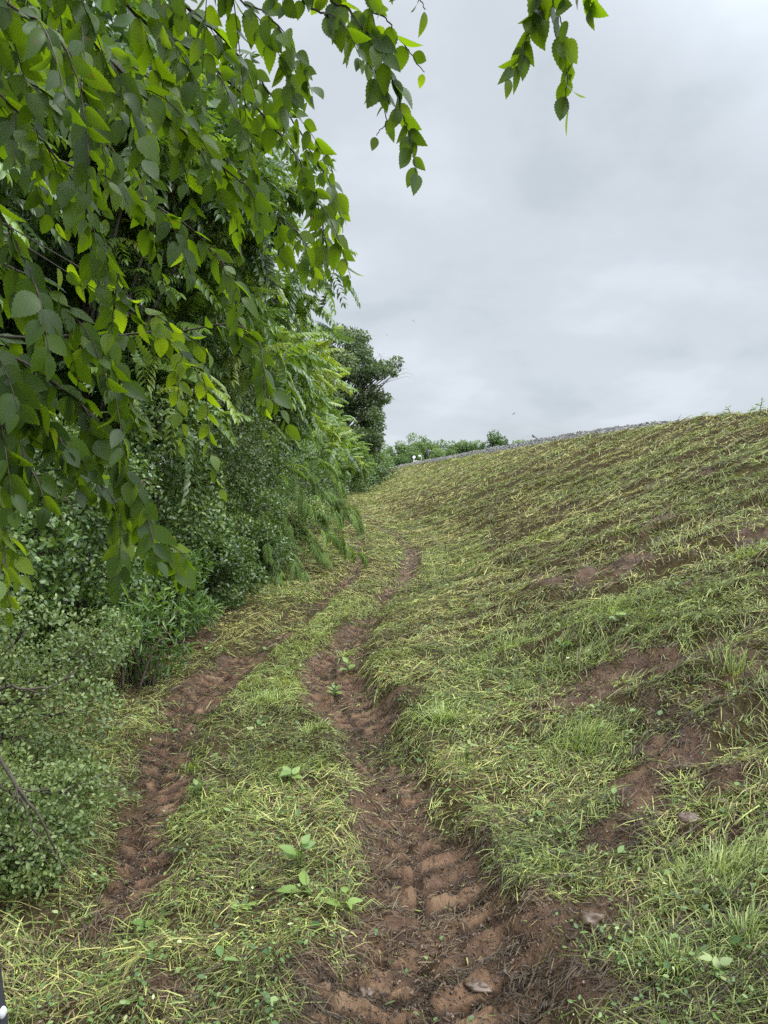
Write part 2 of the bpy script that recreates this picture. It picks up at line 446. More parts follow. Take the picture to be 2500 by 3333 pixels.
M_GRASS = tone_mat('cut_grass', .55, .35, .25)
M_GREEN = tone_mat('green_grass', .45, .4, .38, (1.4, 1.45, .6))
M_STONE = noise_mat('ballast_stone', [(.25, (.16, .155, .15)), (.5, (.30, .29, .28)), (.8, (.46, .45, .43))], 9, .85, .3, .3, .02)

# ground: wet brown mud where the grass is gone, dark thatch under the cut grass elsewhere
def ground_mat():
    m, n, l = new_mat('soil_and_thatch')
    o = n.new('ShaderNodeOutputMaterial')
    at = n.new('ShaderNodeAttribute'); at.attribute_name = 'mud'
    bl = n.new('ShaderNodeAttribute'); bl.attribute_name = 'gravel'
    g = n.new('ShaderNodeNewGeometry')
    def nz(scale, det=6, r=.6):
        t = n.new('ShaderNodeTexNoise'); t.inputs['Scale'].default_value = scale; t.inputs['Detail'].default_value = det
        t.inputs['Roughness'].default_value = r
        l.new(g.outputs['Position'], t.inputs['Vector']); return t
    a = nz(7, 6, .62); b = nz(38, 5, .65); c = nz(2.2, 3)
    rm = ramp(n, [(.3, (.030, .0155, .0075)), (.5, (.073, .039, .0205)), (.66, (.124, .070, .038)), (.84, (.195, .122, .070))]); 
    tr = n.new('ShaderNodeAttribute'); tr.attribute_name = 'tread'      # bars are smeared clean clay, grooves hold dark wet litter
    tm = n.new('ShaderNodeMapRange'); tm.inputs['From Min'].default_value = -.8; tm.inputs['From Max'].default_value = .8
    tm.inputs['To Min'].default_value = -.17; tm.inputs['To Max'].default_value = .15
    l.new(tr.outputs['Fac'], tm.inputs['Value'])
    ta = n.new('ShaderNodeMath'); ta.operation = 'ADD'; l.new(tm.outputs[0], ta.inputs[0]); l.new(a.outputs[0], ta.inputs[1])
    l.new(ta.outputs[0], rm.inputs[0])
    rt = ramp(n, [(.3, (.022, .015, .008)), (.55, (.05, .037, .017)), (.75, (.095, .07, .03))]); l.new(b.outputs[0], rt.inputs[0])
    rg = ramp(n, [(.3, (.08, .075, .07)), (.7, (.27, .26, .245))]); l.new(b.outputs[0], rg.inputs[0])
    mx = n.new('ShaderNodeMix'); mx.data_type = 'RGBA'; l.new(rt.outputs[0], mx.inputs[6]); l.new(rm.outputs[0], mx.inputs[7])
    mrr = n.new('ShaderNodeMapRange'); mrr.inputs['From Min'].default_value = .28; mrr.inputs['From Max'].default_value = .62
    l.new(at.outputs['Fac'], mrr.inputs['Value']); l.new(mrr.outputs[0], mx.inputs[0])
    m2 = n.new('ShaderNodeMix'); m2.data_type = 'RGBA'; l.new(bl.outputs['Fac'], m2.inputs[0]); l.new(mx.outputs[2], m2.inputs[6]); l.new(rg.outputs[0], m2.inputs[7])
    p = n.new('ShaderNodeBsdfPrincipled'); l.new(m2.outputs[2], p.inputs['Base Color'])
    rr_ = n.new('ShaderNodeMapRange'); rr_.inputs['From Min'].default_value = .35; rr_.inputs['From Max'].default_value = .65
    rr_.inputs['To Min'].default_value = .24; rr_.inputs['To Max'].default_value = .75
    l.new(c.outputs[0], rr_.inputs['Value'])
    rx = n.new('ShaderNodeMix'); rx.inputs[2].default_value = .92; l.new(mrr.outputs[0], rx.inputs[0]); l.new(rr_.outputs[0], rx.inputs[3]); l.new(rx.outputs[0], p.inputs['Roughness'])
    sx = n.new('ShaderNodeMapRange'); sx.inputs['To Min'].default_value = .08; sx.inputs['To Max'].default_value = .24; l.new(mrr.outputs[0], sx.inputs['Value']); l.new(sx.outputs[0], p.inputs['Specular IOR Level'])
    p.inputs['Specular IOR Level'].default_value = .32
    ad = n.new('ShaderNodeMath'); ad.operation = 'ADD'; l.new(a.outputs[0], ad.inputs[0]); l.new(b.outputs[0], ad.inputs[1])
    bp = n.new('ShaderNodeBump'); bp.inputs['Strength'].default_value = .9; bp.inputs['Distance'].default_value = .03
    l.new(ad.outputs[0], bp.inputs['Height']); l.new(bp.outputs[0], p.inputs['Normal'])
    l.new(p.outputs[0], o.inputs[0])
    return m

# ------------------------------------------------------------------ ground sheet
ys = [-60, -30, -15, -8, -5, -3, -2, -1, -.4, .1, .5, .8, 1.0]
y = 1.15
while y < 5: ys.append(y); y += .018
while y < 700: ys.append(y); y *= 1.0062
ys += [800, 1000, 1300]
xf = np.arange(-3.0, 5.2, .022)
step, xr = .022, [xf[-1]]
while xr[-1] < 30: step = min(step * 1.035, .35); xr.append(xr[-1] + step)
while xr[-1] < 1000: step *= 1.3; xr.append(xr[-1] + step)
step, xl = .022, [xf[0]]
while xl[-1] > -1000: step *= 1.16; xl.append(xl[-1] - step)
xs = np.array(xl[:0:-1] + list(xf) + xr[1:]); ys = np.array(ys)
GX, GY = np.meshgrid(xs, ys)
GZ = groundz(GX, GY)
nx, ny = len(xs), len(ys)
idx = np.arange(nx * ny).reshape(ny, nx)
q = np.stack([idx[:-1, :-1], idx[:-1, 1:], idx[1:, 1:], idx[1:, :-1]], -1).reshape(-1, 4)
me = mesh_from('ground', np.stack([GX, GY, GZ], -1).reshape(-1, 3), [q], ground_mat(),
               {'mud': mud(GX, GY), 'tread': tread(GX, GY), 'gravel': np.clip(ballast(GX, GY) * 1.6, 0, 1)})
tag(link('ground', me), kind='structure')

# ------------------------------------------------------------------ cut grass, green grass, ground leaves, gravel
def grad(x, y):
    e = .06
    return (groundz(x + e, y) - groundz(x - e, y)) / (2 * e), (groundz(x, y + e) - groundz(x, y - e)) / (2 * e)
def scatter(n, dmin, dmax, p=.3, a0=-40, a1=40):
    u = rng.random(n)
    d = (dmin ** p + u * (dmax ** p - dmin ** p)) ** (1 / p)
    a = np.radians(a0 + (a1 - a0) * rng.random(n))
    return d * np.sin(a), d * np.cos(a), d
def edge_x(y):
    return np.interp(y, [0, 2, 3.5, 5, 8, 14, 40, 90, 160, 300], [-2.2, -2.2, -2.1, -2.0, -1.7, -1.4, -1.4, -.6, 1.6, 3])
def blades(x, y, z, az, tilt, ln, wd, droop, col, twist=None):
    gx, gy = grad(x, y)
    ca, sa, ct, st = np.cos(az), np.sin(az), np.cos(tilt), np.sin(tilt)
    dx, dy = ca * ct, sa * ct
    D = np.stack([dx, dy, st + dx * gx + dy * gy], -1)
    tw = rng.normal(0, .5, len(x)) if twist is None else twist
    S = np.stack([-sa * np.cos(tw), ca * np.cos(tw), np.sin(tw)], -1)
    B = np.stack([x, y, z], -1)
    w = wd[:, None] * .5; l_ = ln[:, None]
    mid = B + D * l_ * .55 + np.array([0, 0, 1]) * (droop * ln * .12)[:, None]
    tip = B + D * l_ - np.array([0, 0, 1]) * (droop * ln * .35)[:, None]
    V = np.stack([B - S * w, B + S * w, mid + S * w * .85, mid - S * w * .85, tip], 1)
    n = len(x); o = (np.arange(n) * 5)[:, None]
    qd = o + np.array([[0, 1, 2, 3]]); tr = o + np.array([[3, 2, 4]])
    return V.reshape(-1, 3), [qd, tr], np.repeat(col, 5, axis=0)
def lerp_col(stops, t):
    xs_ = [s[0] for s in stops]
    return np.stack([np.interp(t, xs_, [s[1][i] for s in stops]) for i in range(3)], -1)

# flattened mown thatch
def make_thatch(n):
    x, y, d = scatter(n, 1.5, 150, .25)
    m = mud(x, y)
    gap = sstep(.54, .38, fbm(x * 6, y * 7, 431, 3)) * .88
    keep = (x > edge_x(y) - .6) & (x < 10.8) & (rng.random(n) > np.maximum(sstep(.28, .68, m) * np.where(tread(x, y) < -.1, .2, .55 + .40 * sstep(.40, .58, fbm(x * 3.1, y * 3.1, 443, 3))), gap)) & (ballast(x, y) < .35)
    x, y, d, m = x[keep], y[keep], d[keep], m[keep]
    n = len(x)
    g = greenness(x, y)
    swirl = 2 * np.pi * vn(x * .9, y * .9, 301) * 1.6
    az = swirl + rng.normal(0, 1.1, n)
    onslope = sstep(.5, 1.5, x - rr(y)) * sstep(6, 14, d)
    az = np.where(rng.random(n) < .55 * onslope, rng.choice([0, np.pi], n) + rng.normal(0, .45, n), az)
    short = rng.random(n) < .66 + .25 * sstep(.3, .6, m)
    ln = np.where(short, rng.uniform(.012, .05, n), rng.uniform(.04, .13, n)) * (1 + d / 14)
    wd = (.0014 + .0014 * rng.random(n) + .0018 * (rng.random(n) < .12) + (.00042 + .0002 * sstep(4, 12, d)) * d)
    tilt = rng.normal(.03, .17, n)
    z = groundz(x, y) + rng.random(n) ** 2 * .035 * (1 - m) + .004
    t = np.clip(rng.random(n) * .85 + .3 * (fbm(x * 1.2, y * 1.6, 401, 3) - .5), 0, 1)
    col = lerp_col([(0, (.05, .034, .018)), (.22, (.12, .09, .04)), (.45, (.235, .21, .07)), (.74, (.335, .315, .10)), (.93, (.44, .40, .18)), (1, (.60, .54, .31))], t)
    grn = lerp_col([(0, (.06, .085, .022)), (.5, (.155, .195, .045)), (1, (.30, .335, .095))], rng.random(n))
    col = np.where((rng.random(n) < .20 + .5 * g + .33 * sstep(9, 4, d))[:, None], grn, col)
    muddy = (rng.random(n) < .20 - .10 * sstep(5, 11, d) + .62 * sstep(.25, .5, m) + .16 * sstep(6, 2.5, d) + .4 * sstep(.55, .05, x - edge_x(y)))
    col = np.where(muddy[:, None], lerp_col([(0, (.025, .016, .010)), (.6, (.075, .05, .03)), (1, (.16, .115, .06))], rng.random(n)), col)
    wave = .80 + .62 * sstep(.32, .66, fbm(x * 1.1, y * 2.8, 439, 4))      # lighter and darker swathes
    col = col * wave[:, None]
    return blades(x, y, z, az, tilt, ln, wd, rng.uniform(0, .4, n), col)
V, pl, c = make_thatch(1500000)
tag(link('cut_grass', mesh_from('cut_grass', V, pl, M_GRASS, colors=c)), 'flattened straw and olive mown grass lying over the path and bank', 'grass', kind='stuff')

def make_green(n):
    x, y, d = scatter(n, 1.5, 110, .25)
    m = mud(x, y); g = greenness(x, y)
    cl = fbm(x * 4.5, y * 4.5, 501, 2)
    prob = np.clip(g * 1.25 * sstep(.3, .62, cl) + .06, 0, 1) * (1 - sstep(.25, .55, m))
    keep = (x > edge_x(y) - .5) & (x < 10.7) & (rng.random(n) < prob) & (ballast(x, y) < .25)
    x, y, d, g = x[keep], y[keep], d[keep], g[keep]
    n = len(x)
    lean = 2 * np.pi * vn(x * .8, y * .8, 303) * 1.5
    az = lean + rng.normal(0, 1.3, n)
    tilt = np.clip(rng.normal(.42, .34, n), .0, 1.4)
    ln = rng.uniform(.025, .095, n) * (.7 + .6 * g) * (1 + d / 24)
    wd = .0018 + .002 * rng.random(n) + .0005 * d
    z = groundz(x, y)
    t = np.clip(rng.random(n) * .8 + .5 * (vn(x * 2, y * 2, 503) - .4), 0, 1)
    col = lerp_col([(0, (.055, .076, .021)), (.4, (.13, .155, .040)), (.75, (.215, .24, .062)), (1, (.36, .37, .13))], t)
    mid = np.exp(-np.abs((x - (rr(y) + rl(y)) / 2) / .3) ** 3) * sstep(4.8, 5.6, y) * sstep(11, 8.5, y)   # paler seedling strip between the tracks
    col = col * (1 - .75 * mid[:, None]) + np.array([.30, .345, .10]) * (.75 * mid[:, None])
    return blades(x, y, z, az, tilt, ln, wd, rng.uniform(.3, 1.2, n), col)
V, pl, c = make_green(520000)
tag(link('grass', mesh_from('grass', V, pl, M_GREEN, colors=c)), 'short bright green grass growing in patches on path and bank', 'grass', kind='stuff')

# hexagonal folded leaf, used for small leaves
HEX = np.array([[0, 0, 0], [-.26, .28, .06], [-.24, .66, .05], [0, 1, -.03], [.24, .66, .05], [.26, .28, .06]])
HEXF = [np.array([[0, 5, 4, 3], [0, 3, 2, 1]])]
def make_ground_leaves(n):
    x, y, d = scatter(n, 1.5, 34, .3)
    m = mud(x, y)
    cl = fbm(x * 3, y * 3, 601, 2)
    keep = (x > edge_x(y) - .4) & (x < 10.6) & (rng.random(n) < np.clip(.25 + 1.3 * (cl - .35), .1, 1) * (1 - .96 * sstep(.25, .55, m)))
    x, y, d = x[keep], y[keep], d[keep]; n = len(x)
    z = groundz(x, y) + rng.random(n) * .05 + .008
    az = rng.random(n) * 2 * np.pi
    D = np.stack([np.cos(az), np.sin(az), rng.normal(.1, .3, n)], -1)
    Nn = np.stack([rng.normal(0, .4, n), rng.normal(-.2, .4, n), np.ones(n)], -1)
    sc = (rng.uniform(.007, .02, n) + (rng.random(n) < .06) * rng.uniform(.01, .025, n)) * (1 + d / 16)
    V, pl = bake(HEX, HEXF, np.stack([x, y, z], -1), frames(D, Nn), sc)
    t = rng.random(n)
    col = lerp_col([(0, (.05, .10, .03)), (.5, (.12, .20, .055)), (.9, (.20, .28, .09)), (.97, (.32, .37, .16)), (1, (.5, .5, .28))], t)
    return V, pl, np.repeat(col, len(HEX), axis=0)
V, pl, c = make_ground_leaves(62000)
tag(link('leaf_litter', mesh_from('leaf_litter', V, pl, M_GREEN, colors=c)), 'small green weed leaves scattered through the cut grass', 'ground cover', kind='stuff')

# torn up crumbs of soil lying in the tracks
def make_crumbs(n):
    x, y, d = scatter(n, 1.5, 18, .3)
    m = mud(x, y)
    keep = (x > edge_x(y)) & (x < 8) & (rng.random(n) < sstep(.2, .5, m) * np.maximum(sstep(.42, .62, fbm(x * 4, y * 4, 811, 3)) * .7, tread(x, y) < -.15) + .03)
    x, y, d = x[keep], y[keep], d[keep]; n = len(x)
    oc = np.array([[1, 0, 0], [-1, 0, 0], [0, 1, 0], [0, -1, 0], [0, 0, 1], [0, 0, -1]], float)
    of = [np.array([[0, 2, 4], [2, 1, 4], [1, 3, 4], [3, 0, 4], [2, 0, 5], [1, 2, 5], [3, 1, 5], [0, 3, 5]])]
    sc = rng.uniform(.0015, .0055, n) * (1 + .8 * (rng.random(n) < .06)) * (1 + d / 12)
    R = frames(rdir(n), rdir(n)) * rng.uniform(.4, 1.4, (n, 1, 3))
    V, pl = bake(oc, of, np.stack([x, y, groundz(x, y) + sc * .3], -1), R, sc)
    return V, pl, np.repeat(lerp_col([(0, (.03, .018, .012)), (.7, (.085, .053, .034)), (1, (.16, .11, .075))], rng.random(n)), 6, axis=0)
V, pl, c = make_crumbs(170000)
tag(link('mud_crumbs', mesh_from('mud_crumbs', V, pl, tone_mat('soil_crumb', .6, .4, 0.0), colors=c, smooth=False)), 'dark crumbs of torn up soil in the tyre tracks', 'mud', kind='stuff')

# railway ballast stones on the crest
def make_gravel(n):
    y = (18 ** -.2 + rng.random(n) * (190 ** -.2 - 18 ** -.2)) ** (1 / -.2)
    x = 10.2 + rng.random(n) ** 1.3 * 2.8
    b = ballast(x, y)
    keep = (b > .03) & (rng.random(n) < b * 2.0 + .12) & (rng.random(n) < .35 + sstep(.3, .6, fbm(x, y * .4, 877, 3)))
    x, y = x[keep], y[keep]; n = len(x)
    oc = np.array([[1, 0, 0], [-1, 0, 0], [0, 1, 0], [0, -1, 0], [0, 0, 1], [0, 0, -1]], float)
    of = [np.array([[0, 2, 4], [2, 1, 4], [1, 3, 4], [3, 0, 4], [2, 0, 5], [1, 2, 5], [3, 1, 5], [0, 3, 5]])]
    sc = rng.uniform(.012, .03, n) * (1 + (rng.random(n) < .04)) * (1 + y / 60)
    A = rdir(n); B = rdir(n)
    R = frames(A, B) * rng.uniform(.6, 1.25, (n, 1, 3))
    z = groundz(x, y) + sc * .45
    V, pl = bake(oc, of, np.stack([x, y, z], -1), R, sc)
    t = np.repeat(np.clip(rng.normal(.5, .25, n), 0, 1), 6)
    col = lerp_col([(0, (.06, .057, .053)), (.5, (.15, .143, .135)), (1, (.29, .28, .262))], t)
    return V, pl, col
V, pl, c = make_gravel(110000)
me = mesh_from('gravel', V, pl, tone_mat('gravel_stone', .8, .3, 0.0), colors=c, smooth=False)
tag(link('gravel', me), 'grey crushed stone ballast along the top of the bank', 'gravel', kind='stuff')
# ------------------------------------------------------------------ plants: leaf templates
def elm_template(curl, fold, n=9, asym=.06):
    s = []
    for i in range(n):
        s += [i / n, (i + .72) / n]
    s.append(1.0); s = np.array(s)
    w = .30 * np.sin(np.pi * np.clip(s, 0, 1) ** .80) ** .75 * (1 - .30 * s ** 3)
    w = w + np.where(np.arange(len(s)) % 2 == 1, .018, -.012) * (w > .05)
    w = np.maximum(w, 0); w[-1] = 0; w[0] = .015
    def zz(x, y): return fold * np.abs(x) - curl * y ** 2 + .002 * np.sin(2 * np.pi * (y * 9 - np.abs(x) * 4)) * np.abs(x) / .3
    mid = np.stack([0 * s, s, zz(0 * s, s)], -1)
    le = np.stack([-w, s - .1 * w, zz(-w, s)], -1)
    ri = np.stack([w * (1 + asym), s - .1 * w - .02, zz(w, s)], -1)
    k = len(s); V = np.vstack([mid, le, ri]); i = np.arange(k - 1)
    f = np.concatenate([np.stack([i, i + 1, k + i + 1, k + i], -1), np.stack([i, 2 * k + i, 2 * k + i + 1, i + 1], -1)])
    lu = np.concatenate([0 * s, -np.ones(k), np.ones(k)]); lv = np.concatenate([s, s, s])
    return V, [f], lu, lv
ELM = [elm_template(c, f) for c, f in ((.05, .15), (.16, .28), (.30, .10), (.10, .5), (.42, .35))]

LFT = np.array([[0, 0, 0], [-.19, .30, .07], [0, .30, 0], [.19, .30, .07], [-.14, .66, .02], [0, .66, -.05], [.14, .66, .02], [0, 1, -.18]])
LFT_Q = np.array([[1, 2, 5, 4], [2, 3, 6, 5]]); LFT_T = np.array([[0, 2, 1], [0, 3, 2], [4, 5, 7], [5, 6, 7]])
def frond_template(pairs, leaf_len, droop, spread=70, width=1.0, lobes=True):
    """a pinnate leaf of unit length along +y, drooping along -z"""
    t = np.linspace(.16, .97, pairs)
    pos, D, Nn, sc = [], [], [], []
    def rach(u): return np.array([.04 * np.sin(3 * u), u * (1 - .12 * droop * u), -droop * .55 * u ** 2])
    for i, u in enumerate(t):
        p = rach(u); tg = nrm((rach(u + .02) - rach(u - .02))[None])[0]
        size = leaf_len * (.72 + .5 * np.sin(np.pi * (.15 + .75 * u))) * (.9 + .2 * rng.random())
        for sg in (-1, 1):
            a = math.radians(spread + rng.normal(0, 6) - 18 * u)
            d = tg * math.cos(a) + np.array([sg, 0, 0]) * math.sin(a) + np.array([0, 0, -.25 - .3 * rng.random()])
            pos.append(p); D.append(d); Nn.append(np.array([0.15 * sg, .1, 1.0]) + rng.normal(0, .12, 3)); sc.append(size)
    pos.append(rach(.98)); D.append(rach(1.0) - rach(.95)); Nn.append(np.array([0, .1, 1.0])); sc.append(leaf_len * .9)
    tv = LFT * np.array([width, 1, 1])
    V, pl = bake(tv, [LFT_Q, LFT_T], np.array(pos), frames(np.array(D), np.array(Nn)), np.array(sc))
    rv, rp = tube(np.array([rach(u) for u in np.linspace(0, .98, 5)]), np.linspace(.007, .002, 5), 3)
    return merge([(V, pl), (rv, rp)])
TOH = [frond_template(p, .25, dr) for p, dr in ((8, .5), (9, .9), (10, 1.3), (8, .25), (9, 1.7))]
MIMO = [frond_template(16, .30, dr, 60, .42) for dr in (.5, .9, 1.3)]
FINE = [frond_template(13, .24, dr, 55, .62) for dr in (.4, .8)]
LANCE = np.array([[0, 0, 0], [-.10, .35, .04], [-.07, .70, 0], [0, 1, -.16], [.07, .70, 0], [.10, .35, .04]])

def mesh_fronds(templates, pos, D, Nn, sc, tint):
    parts, tints = [], []
    which = rng.integers(0, len(templates), len(pos))
    R = frames(D, Nn)
    for k, (tv, tf) in enumerate(templates):
        s = which == k
        if s.any():
            parts.append(bake(tv, tf, pos[s], R[s], sc[s])); tints.append(np.repeat(tint[s], len(tv)))
    V, pl = merge(parts)
    return V, pl, np.concatenate(tints)

def clump_points(clumps, n, flat=.0):
    """leaf positions in the outer part of ellipsoid clumps; returns positions, outward directions, tint shift"""
    clumps = [(np.asarray(c, float), np.asarray(r, float)) for c, r in clumps]
    wts = np.array([(r[0] * r[1] + r[1] * r[2] + r[0] * r[2]) for c, r in clumps]); wts /= wts.sum()
    k = rng.choice(len(clumps), n, p=wts)
    C = np.array([c for c, r in clumps])[k]; Rr = np.array([r for c, r in clumps])[k]
    v = rdir(n); rad = .55 + .5 * rng.random(n) ** .7
    sh = rng.normal(0, .12, len(clumps))[k]
    return C + v * Rr * rad[:, None], v, sh, k
def sub_clumps(center, radii, m, size=(.28, .45), up=0.0):
    center = np.asarray(center, float); radii = np.asarray(radii, float)
    v = rdir(m); v[:, 2] = np.abs(v[:, 2]) * (1 if up > 0 else 1) * np.sign(v[:, 2] + up)
    r = .45 + .5 * rng.random(m)
    s = rng.uniform(*size, m)
    out = [(center + v[i] * radii * r[i], radii.mean() * s[i] * np.array([1, 1, .8])) for i in range(m)]
    out.append((center, radii * .55))
    return out
def trunk_mesh(base, top, r0, targets, r1=.02, seed=0):
    """a tapered trunk with limbs to the clump centres"""
    base = np.asarray(base, float); top = np.asarray(top, float)
    mid = (base + top) / 2 + np.array([rng.normal(0, .06), rng.normal(0, .06), 0]) * np.linalg.norm(top - base)
    spine = spline([base - np.array([0, 0, .15]), base * .75 + mid * .25 + 0, mid, top], 14)
    rad = np.interp(np.linspace(0, 1, 14), [0, .08, 1], [r0 * 1.35, r0, r0 * .28])
    parts = [tube(spine, rad, 8)]
    for c in targets:
        c = np.asarray(c, float)
        j = int(np.clip(4 + 9 * (c[2] - base[2]) / max(top[2] - base[2], .1) * .6 + rng.normal(0, 1), 3, 12))
        s = spine[j]; m_ = s * .5 + c * .5 + np.array([0, 0, .12 * np.linalg.norm(c - s)])
        parts.append(tube(spline([s, m_, c], 7), np.linspace(max(r1, rad[j] * .5), max(r1 * .3, .006), 7), 5))
        for _ in range(2):
            e = c + rdir(1)[0] * np.array([.35, .35, .25]) * np.linalg.norm(c - s) * .6
            parts.append(tube(spline([m_ * .4 + c * .6, c * .5 + e * .5 + np.array([0, 0, .03]), e], 5), np.linspace(max(r1 * .4, .006), .004, 5), 4))
    return merge(parts)

def put_tree(name, label, cat, base, top, r0, clumps, leaf, mat, n, size, group=None, droop=.35, bark=None, limb_r=.03, tint0=.5, dist=None):
    base = np.asarray(base, float)
    root = thing(name, label, cat, base, group)
    tv, tp = trunk_mesh(base, top, r0, [c for c, r in clumps], limb_r)
    link('trunk', mesh_from('trunk', tv - base, tp, bark or M_BARK), root)
    pos, v, sh, k = clump_points(clumps, n)
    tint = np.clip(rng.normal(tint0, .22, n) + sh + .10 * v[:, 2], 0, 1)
    sc = rng.uniform(size[0], size[1], n)
    if leaf in ('pinnate', 'feathery', 'fine'):
        h = v.copy(); h[:, 2] *= .35
        D = nrm(h + rng.normal(0, .45, (n, 3)) + np.array([0, 0, .1]))
        Nn = np.array([0, 0, 1.0]) + rng.normal(0, .3, (n, 3))
        T = {'pinnate': TOH, 'feathery': MIMO, 'fine': FINE}[leaf]
        V, pl, tt = mesh_fronds(T, pos - D * sc[:, None] * .4, D, Nn, sc, tint)
    else:
        D = nrm(v * .6 + rng.normal(0, .7, (n, 3)) - np.array([0, 0, droop]))
        Nn = nrm(v * .5 + rng.normal(0, .6, (n, 3)) + np.array([0, 0, .5]))
        tvv = LANCE if leaf == 'lance' else HEX
        V, pl = bake(tvv, HEXF, pos, frames(D, Nn), sc); tt = np.repeat(tint, len(tvv))
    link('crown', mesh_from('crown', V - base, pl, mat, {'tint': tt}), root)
    return root

def gz(x, y): return float(groundz(np.array([x]), np.array([y]))[0])
def at_ground(x, y): return np.array([x, y, gz(x, y)])

# ------------------------------------------------------------------ trees along the left of the path
def toh(x, y, c, r, label, n=1000, size=(.40, .62), m=16, top=None, tint0=.5):
    cl = sub_clumps(c, r, m)
    put_tree('ailanthus_tree', label, 'tree', at_ground(x, y), top or (c[0] - .2, c[1], c[2] + r[2] * .7), .09, cl, 'pinnate', M_TOH, n, size, 'ailanthus trees along the path', tint0=tint0)
toh(-3.9, 5.6, (-3.6, 5.7, 3.3), (1.4, 1.4, 2.0), 'shaded ailanthus tree with long feather leaves behind the hanging elm boughs, nearest of its row', 520)
toh(-2.7, 8.6, (-2.5, 8.8, 4.0), (1.7, 1.9, 2.3), 'tall ailanthus tree whose arching feather leaves stand beside the elm twig tips', 850)
toh(-2.6, 12.6, (-2.2, 12.8, 4.2), (1.65, 2.2, 2.7), 'ailanthus tree with yellow green feather leaves stepping out against the sky', 900, tint0=.6)
toh(-2.8, 18, (-2.3, 18, 4.3), (1.9, 2.6, 3.1), 'ailanthus tree with reddish new leaf tips beneath a bare pinnate twig', 1000, (.45, .7), tint0=.66)
toh(-3.2, 26, (-2.75, 26, 4.3), (2.3, 3.2, 3.6), 'fresh green ailanthus tree in front of the dark oak', 1050, (.5, .85), 18, tint0=.7)
def feather(x, y, c, r, label, n, size, mat=M_MIM, leaf='fine', cat='tree', name='sumac_tree', m=16, tint0=.6):
    put_tree(name, label, cat, at_ground(x, y), (c[0], c[1], c[2] + r[2] * .5), .10, sub_clumps(c, r, m), leaf, mat, n, size, None, tint0=tint0)
feather(-3.4, 40, (-2.9, 40, 3.7), (2.6, 3.5, 3.2), 'tall bright green sumac tree with fine layered fronds below the oak', 1500, (.7, 1.1))
feather(-2.4, 60, (-2.0, 60, 4.0), (3.0, 4.0, 3.3), 'pale feathery sumac tree at the narrow end of the path', 1600, (.9, 1.4), tint0=.7)
feather(-1.0, 88, (-1.2, 88, 3.4), (3.2, 4.5, 3.2), 'dark green rounded sumac tree touching the foot of the bank at the far end', 1500, (1.0, 1.6), M_VINE, tint0=.35)

# dark oak rising over the far end of the row
D_OAK = 75.0
ocl = []
for px, py, r in [(1110, 1080, 45), (1150, 1110, 55), (1190, 1170, 50), (1140, 1200, 70), (1215, 1200, 42), (1255, 1195, 34), (1280, 1205, 18), (1180, 1270, 60), (1225, 1300, 38), (1130, 1320, 70),
                  (1210, 1370, 48), (1230, 1420, 34), (1170, 1420, 60), (1225, 1470, 34), (1200, 1520, 40), (1215, 1545, 34), (1190, 1440, 50), (1195, 1340, 55), (1080, 1180, 60), (1060, 1280, 70)]:
    for _ in range(5):
        q = P(px + rng.normal(0, r * .42), py + rng.normal(0, r * .42), D_OAK + rng.normal(0, 1.3))
        s = r / F_PX * D_OAK * rng.uniform(.35, .7)
        ocl.append((q, np.array([s, s * 1.2, s * .75])))
put_tree('oak_tree', 'big dark grey green oak whose broken crown stands highest against the sky', 'tree', at_ground(-2.2, 75), P(1135, 1130, 75), .42, ocl, 'broad', M_OAK, 24000, (.20, .38), None, limb_r=.06)
# hickory whose top shows between the elm boughs
put_tree('hickory_tree', 'tall hickory with small dense leaves showing through the elm boughs at the top edge', 'tree', at_ground(-3.9, 14.5), (-3.5, 14.5, 9.5), .17,
         sub_clumps((-3.4, 14.5, 7.8), (2.0, 2.0, 3.6), 20), 'broad', M_DARK, 19000, (.10, .18), None, tint0=.6)
# woodland behind
for i, (x, y, h, lab) in enumerate([(-5.2, 6.6, 9.5, 'deep shaded wood tree behind the nearest hanging boughs'), (-6.2, 10.5, 11, 'second wood tree back behind the feather leaved row'),
                                    (-6.8, 15.5, 12, 'wood tree with a high crown beside the hickory'), (-7.0, 21.5, 12.5, 'wood tree filling the gap behind the middle ailanthus'),
                                    (-7.0, 29, 12.5, 'wood tree standing left of the sumac'), (-7.5, 39, 13, 'wood tree beyond the fresh green ailanthus'),
                                    (-7.5, 52, 14, 'wood tree left of the big oak'), (-4.6, 10.2, 11.5, 'slim wood tree close behind the second ailanthus'), (-9.5, 8, 12, 'back row wood tree at the left edge behind the shaded ailanthus'), (-10.5, 14, 14, 'back row wood tree deep left of the hickory')]):
    put_tree('wood_tree', lab, 'tree', at_ground(x, y), (x, y, h * .8), .16, sub_clumps((x + .3, y, h * .56), (2.6, 2.7, h * .44), 22), 'broad', M_DARK, 8500, (.14, .26),
             'trees of the wood behind the row', tint0=.4)

